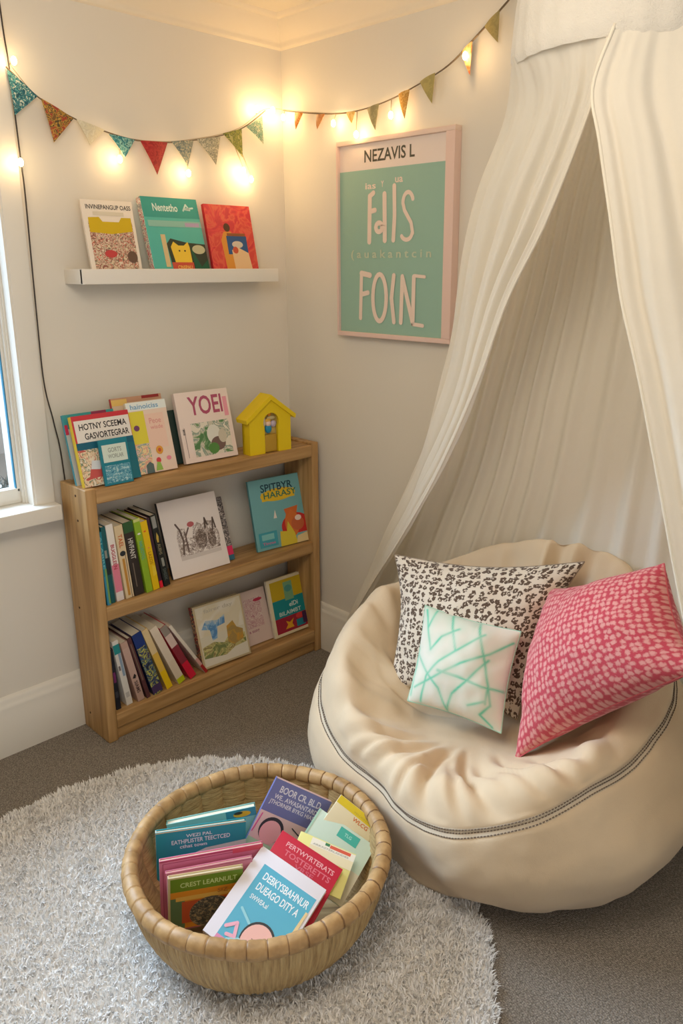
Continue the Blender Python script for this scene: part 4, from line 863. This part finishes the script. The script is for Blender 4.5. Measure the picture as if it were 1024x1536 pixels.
def rimmat():
    m, N, L, b = newmat('rim_wrap'); b.inputs['Roughness'].default_value = .5
    tc = N.new('ShaderNodeTexCoord'); n = N.new('ShaderNodeTexNoise'); n.inputs['Scale'].default_value = 28; n.inputs['Detail'].default_value = 5; L.new(tc.outputs['Object'], n.inputs['Vector'])
    r = N.new('ShaderNodeValToRGB'); e = r.color_ramp.elements; e[0].position = .3; e[0].color = lin((152, 116, 70)); e[1].position = .7; e[1].color = lin((198, 160, 108)); L.new(n.outputs['Fac'], r.inputs[0])
    sx = N.new('ShaderNodeSeparateXYZ'); L.new(tc.outputs['Object'], sx.inputs[0]); at = N.new('ShaderNodeMath'); at.operation = 'ARCTAN2'; L.new(sx.outputs[1], at.inputs[0]); L.new(sx.outputs[0], at.inputs[1])
    mu = N.new('ShaderNodeMath'); mu.operation = 'MULTIPLY'; mu.inputs[1].default_value = nw/(2*math.pi); L.new(at.outputs[0], mu.inputs[0]); fr = N.new('ShaderNodeMath'); fr.operation = 'FRACT'; L.new(mu.outputs[0], fr.inputs[0])
    lt = N.new('ShaderNodeMath'); lt.operation = 'LESS_THAN'; lt.inputs[1].default_value = .055; L.new(fr.outputs[0], lt.inputs[0])
    mx = N.new('ShaderNodeMixRGB'); L.new(lt.outputs[0], mx.inputs[0]); L.new(r.outputs[0], mx.inputs[1]); mx.inputs[2].default_value = lin((128, 92, 52)); L.new(mx.outputs[0], b.inputs['Base Color'])
    return m
b = MB(); b.grid(G, rimmat(), True); b.build('rim', bk)

# ------------------------------------------------------------------ books in the basket
eb = 'picture books piled in the basket'
CAM = Vector((-2.124, -2.521, 1.6))
def ebook(label, c, ypr, w, hfit, h, t, k=1.0, **kw):
    M = rotm(*ypr); tlp = Vector(c)+(M @ Vector((-w/2, 0, hfit/2))); tlp = CAM+(tlp-CAM)*k
    return book(label, w*k, h*k, t, tlp, *ypr, tl=True, group=eb, **kw)
ebook('aqua picture book with a yellow emblem, rearmost on the left in the basket', (-1.142, -1.017, .080), (-33.5, 4, -4.7), .23, .279, .205, .02, cover=P(140, 200, 196),
      front=[('r', 0, .86, .7, 1, P(150, 208, 200)), ('r', .66, .88, 1, 1, P(70, 150, 170)), ('e', .84, .93, .1, .04, P(230, 180, 50)), ('e', .8, .95, .05, .02, P(60, 60, 50))], spine_mat=P(110, 180, 180))
ebook('teal picture book with white title lettering, left side of the basket', (-1.205, -1.035, .100), (-30.3, -2, 2.3), .224, .277, .215, .012, cover=P(44, 152, 164),
      front=[('t', 'WEZI PAL', .33, .88, .62, .925, P(220, 240, 240)), ('t', 'EATHPLISTER TEECTCED', .17, .80, .82, .86, P(220, 240, 240)), ('t', 'cthat town', .26, .735, .56, .785, P(220, 240, 240)), ('p', [(.3, .6), (.55, .7), (1, .74), (1, .6)], P(200, 224, 210)), ('r', 0, .985, 1, 1, P(232, 214, 170))], spine_mat=P(205, 222, 220))
ebook('larger rose pink folder-like book behind the green and orange one in the basket', (-1.233, -1.121, .104), (-28.3, -4, 2.2), .248, .258, .20, .010, k=.995, cover=P(222, 130, 160),
      front=[('r', .0, .975, 1, 1, P(190, 80, 110)), ('s', [(.03, .02), (.03, .95), (.97, .95)], .0015, P(180, 80, 112)), ('r', .7, .93, 1, 1, P(222, 90, 110))], spine_mat=P(226, 150, 170))
ebook('smaller pink book directly behind the green and orange one in the basket', (-1.241, -1.124, .082), (-29.3, -5, 1), .207, .246, .19, .008, k=.985, cover=P(224, 144, 170),
      front=[('s', [(.02, .02), (.02, .98), (.98, .98)], .0015, P(176, 90, 110))], spine_mat=P(214, 120, 150))
ebook('green and orange picture book with a dark shaggy animal, front left of the basket', (-1.253, -1.120, .091), (-29.5, -7, 2.8), .179, .195, .17, .010, k=.975, cover=P(214, 196, 150),
      front=[('r', .03, .72, 1, .97, P(112, 144, 40)), ('t', 'CREST LEARNULT', .16, .79, .92, .88, P(205, 220, 150)), ('r', .03, 0, 1, .72, P(230, 150, 44)), ('r', .03, .0, .22, .6, P(100, 130, 90)), ('r', .1, .54, 1, .62, P(240, 190, 90)), ('r', .18, .1, .8, .52, P(205, 90, 50)), ('e', .58, .25, .3, .3, art('art_shag', [(50, 60, 60), (110, 100, 90), (70, 84, 84), (170, 150, 120)], 70, 2)), ('t', 'SIZ', .66, .6, .8, .68, P(190, 120, 50))], spine_mat=P(222, 206, 180))
book('periwinkle and pale pink book with white lettering, standing at the back of the basket', .166, .185, .013, (-.997, -1.093, .302), -33.7, 15, 30.7, tl=True, group=eb, cover=P(228, 200, 200),
      front=[('r', 0, .52, 1, 1, P(116, 122, 178)), ('t', 'BOOR CR. BL.D', .14, .83, .86, .93, P(226, 226, 240)), ('t', 'WE.. AWASANTARDS', .1, .73, .9, .80, P(226, 226, 240)), ('t', 'JTHORNER BYKG HIASES', .06, .63, .92, .71, P(226, 226, 240)), ('e', .3, .3, .2, .19, P(60, 60, 70)), ('e', .3, .27, .17, .17, P(238, 180, 190)), ('p', [(0, 0), (0, .12), (1, .05), (1, 0)], P(180, 220, 190)), ('s', [(.6, .44), (.75, .38), (.9, .44), (.8, .3)], .003, P(60, 60, 70)), ('s', [(.05, .48), (.02, .2)], .003, P(222, 90, 160))], spine_mat=P(110, 116, 170))
book('yellow and cream booklet with orange title lettering, back right of the basket', .13, .11, .007, (-.890, -1.226, .262), -42, 30, 38.5, tl=True, group=eb, cover=P(244, 232, 196),
      front=[('r', 0, .82, 1, 1, P(240, 214, 50)), ('t', 'YELUGHAKES', .4, .86, .9, .9, P(214, 190, 60)), ('t', 'WLCG', .46, .7, .82, .79, P(222, 120, 50))], name='booklet', cat='booklet', spine_mat=P(244, 232, 196))
book('pale mint book with a small teal label, right side of the basket', .172, .165, .013, (-.937, -1.194, .230), -33.7, 50, 40.7, tl=True, group=eb, cover=P(206, 226, 210),
      front=[('r', .42, .8, .76, .96, P(70, 180, 164)), ('t', 'TLG', .52, .86, .64, .91, P(170, 226, 214)), ('r', 0, .0, 1, .5, P(222, 216, 196)), ('r', 0, .0, .03, 1, P(170, 210, 190))], spine_mat=P(190, 214, 200))
book('pale yellow leaflet with a white and red strip, between red and mint books', .150, .11, .005, (-1.020, -1.214, .218), -33.7, 55, 30, tl=True, group=eb, cover=P(236, 232, 150),
      front=[('r', .22, .82, 1, .98, P(244, 240, 226)), ('r', .55, .9, .92, .97, P(222, 96, 70)), ('r', .46, .92, .54, .98, P(60, 130, 90)), ('t', 'ARKASTERLANDES', .26, .84, .9, .88, P(180, 180, 170)), ('r', .22, .62, 1, .82, P(236, 226, 190))], name='leaflet', cat='leaflet')
book('crimson book with faint pink lettering, behind the white and blue one in the basket', .177, .152, .02, (-1.061, -1.191, .231), -33.7, 56, 39.5, tl=True, group=eb, cover=P(200, 32, 62),
      front=[('t', 'PERTWYRTERATS', .15, .82, .92, .90, P(236, 170, 180)), ('t', 'TOSTERETTS', .18, .69, .92, .78, P(222, 110, 130)), ('t', 'VRSE', .4, .6, .7, .67, P(214, 90, 116))], spine_mat=P(205, 40, 70))
ebook('white and sky blue book with a round pink face, topmost at the basket front', (-1.174, -1.255, .103), (-33.7, 62, 41.7), .195, .242, .235, .014, k=.965, cover=P(232, 228, 236),
      front=[('r', .16, .0, .96, .86, P(86, 176, 204)), ('t', 'DEBKYSBAHNUR', .24, .72, .92, .80, P(236, 244, 248)), ('t', 'DUEAGO DITY A', .24, .60, .86, .68, P(236, 244, 248)), ('t', 'SWWEA.al', .24, .50, .5, .55, P(226, 240, 246)), ('e', .62, .2, .22, .19, P(40, 44, 50)), ('e', .62, .19, .2, .175, P(240, 186, 176)), ('r', .16, 0, .5, .06, P(222, 140, 180)), ('s', [(.2, .16), (.3, .24), (.36, .12), (.26, .1)], .008, P(240, 176, 196)), ('s', [(.3, .06), (.42, .12), (.46, .02)], .008, P(160, 214, 220)), ('p', [(.9, .1), (.96, .1), (.96, .7), (.93, .7)], P(234, 206, 150)), ('s', [(.55, .2), (.6, .19), (.64, .2)], .0015, P(120, 80, 80)), ('s', [(.24, .38), (.42, .3)], .006, P(150, 210, 222))], spine_mat=P(222, 200, 190))

# ------------------------------------------------------------------ light
wd_ = bpy.data.worlds.new('daylight'); S.world = wd_; wd_.use_nodes = True; N = wd_.node_tree.nodes; L = wd_.node_tree.links
bg = N['Background']; bg.inputs['Color'].default_value = (.93, .96, 1, 1); bg.inputs['Strength'].default_value = .75
sun = bpy.data.lights.new('window_daylight', 'SUN'); sun.energy = 13; sun.angle = R(55); sun.color = (.56, .76, 1)
so = bpy.data.objects.new('window_daylight', sun); C.objects.link(so); so.rotation_euler = Vector((.28, -.78, -.62)).to_track_quat('-Z', 'Y').to_euler()
cl = bpy.data.lights.new('ceiling_lamp', 'POINT'); cl.shadow_soft_size = .34; cl.energy = 31; cl.color = (1, .90, .77)
clo = bpy.data.objects.new('ceiling_lamp', cl); C.objects.link(clo); clo.location = (-1.75, -1.75, 2.15)
S.view_settings.view_transform = 'Standard'; S.view_settings.look = 'None'; S.view_settings.gamma = 1; S.view_settings.exposure = .18
try: S.view_settings.use_curve_mapping = False
except Exception: pass
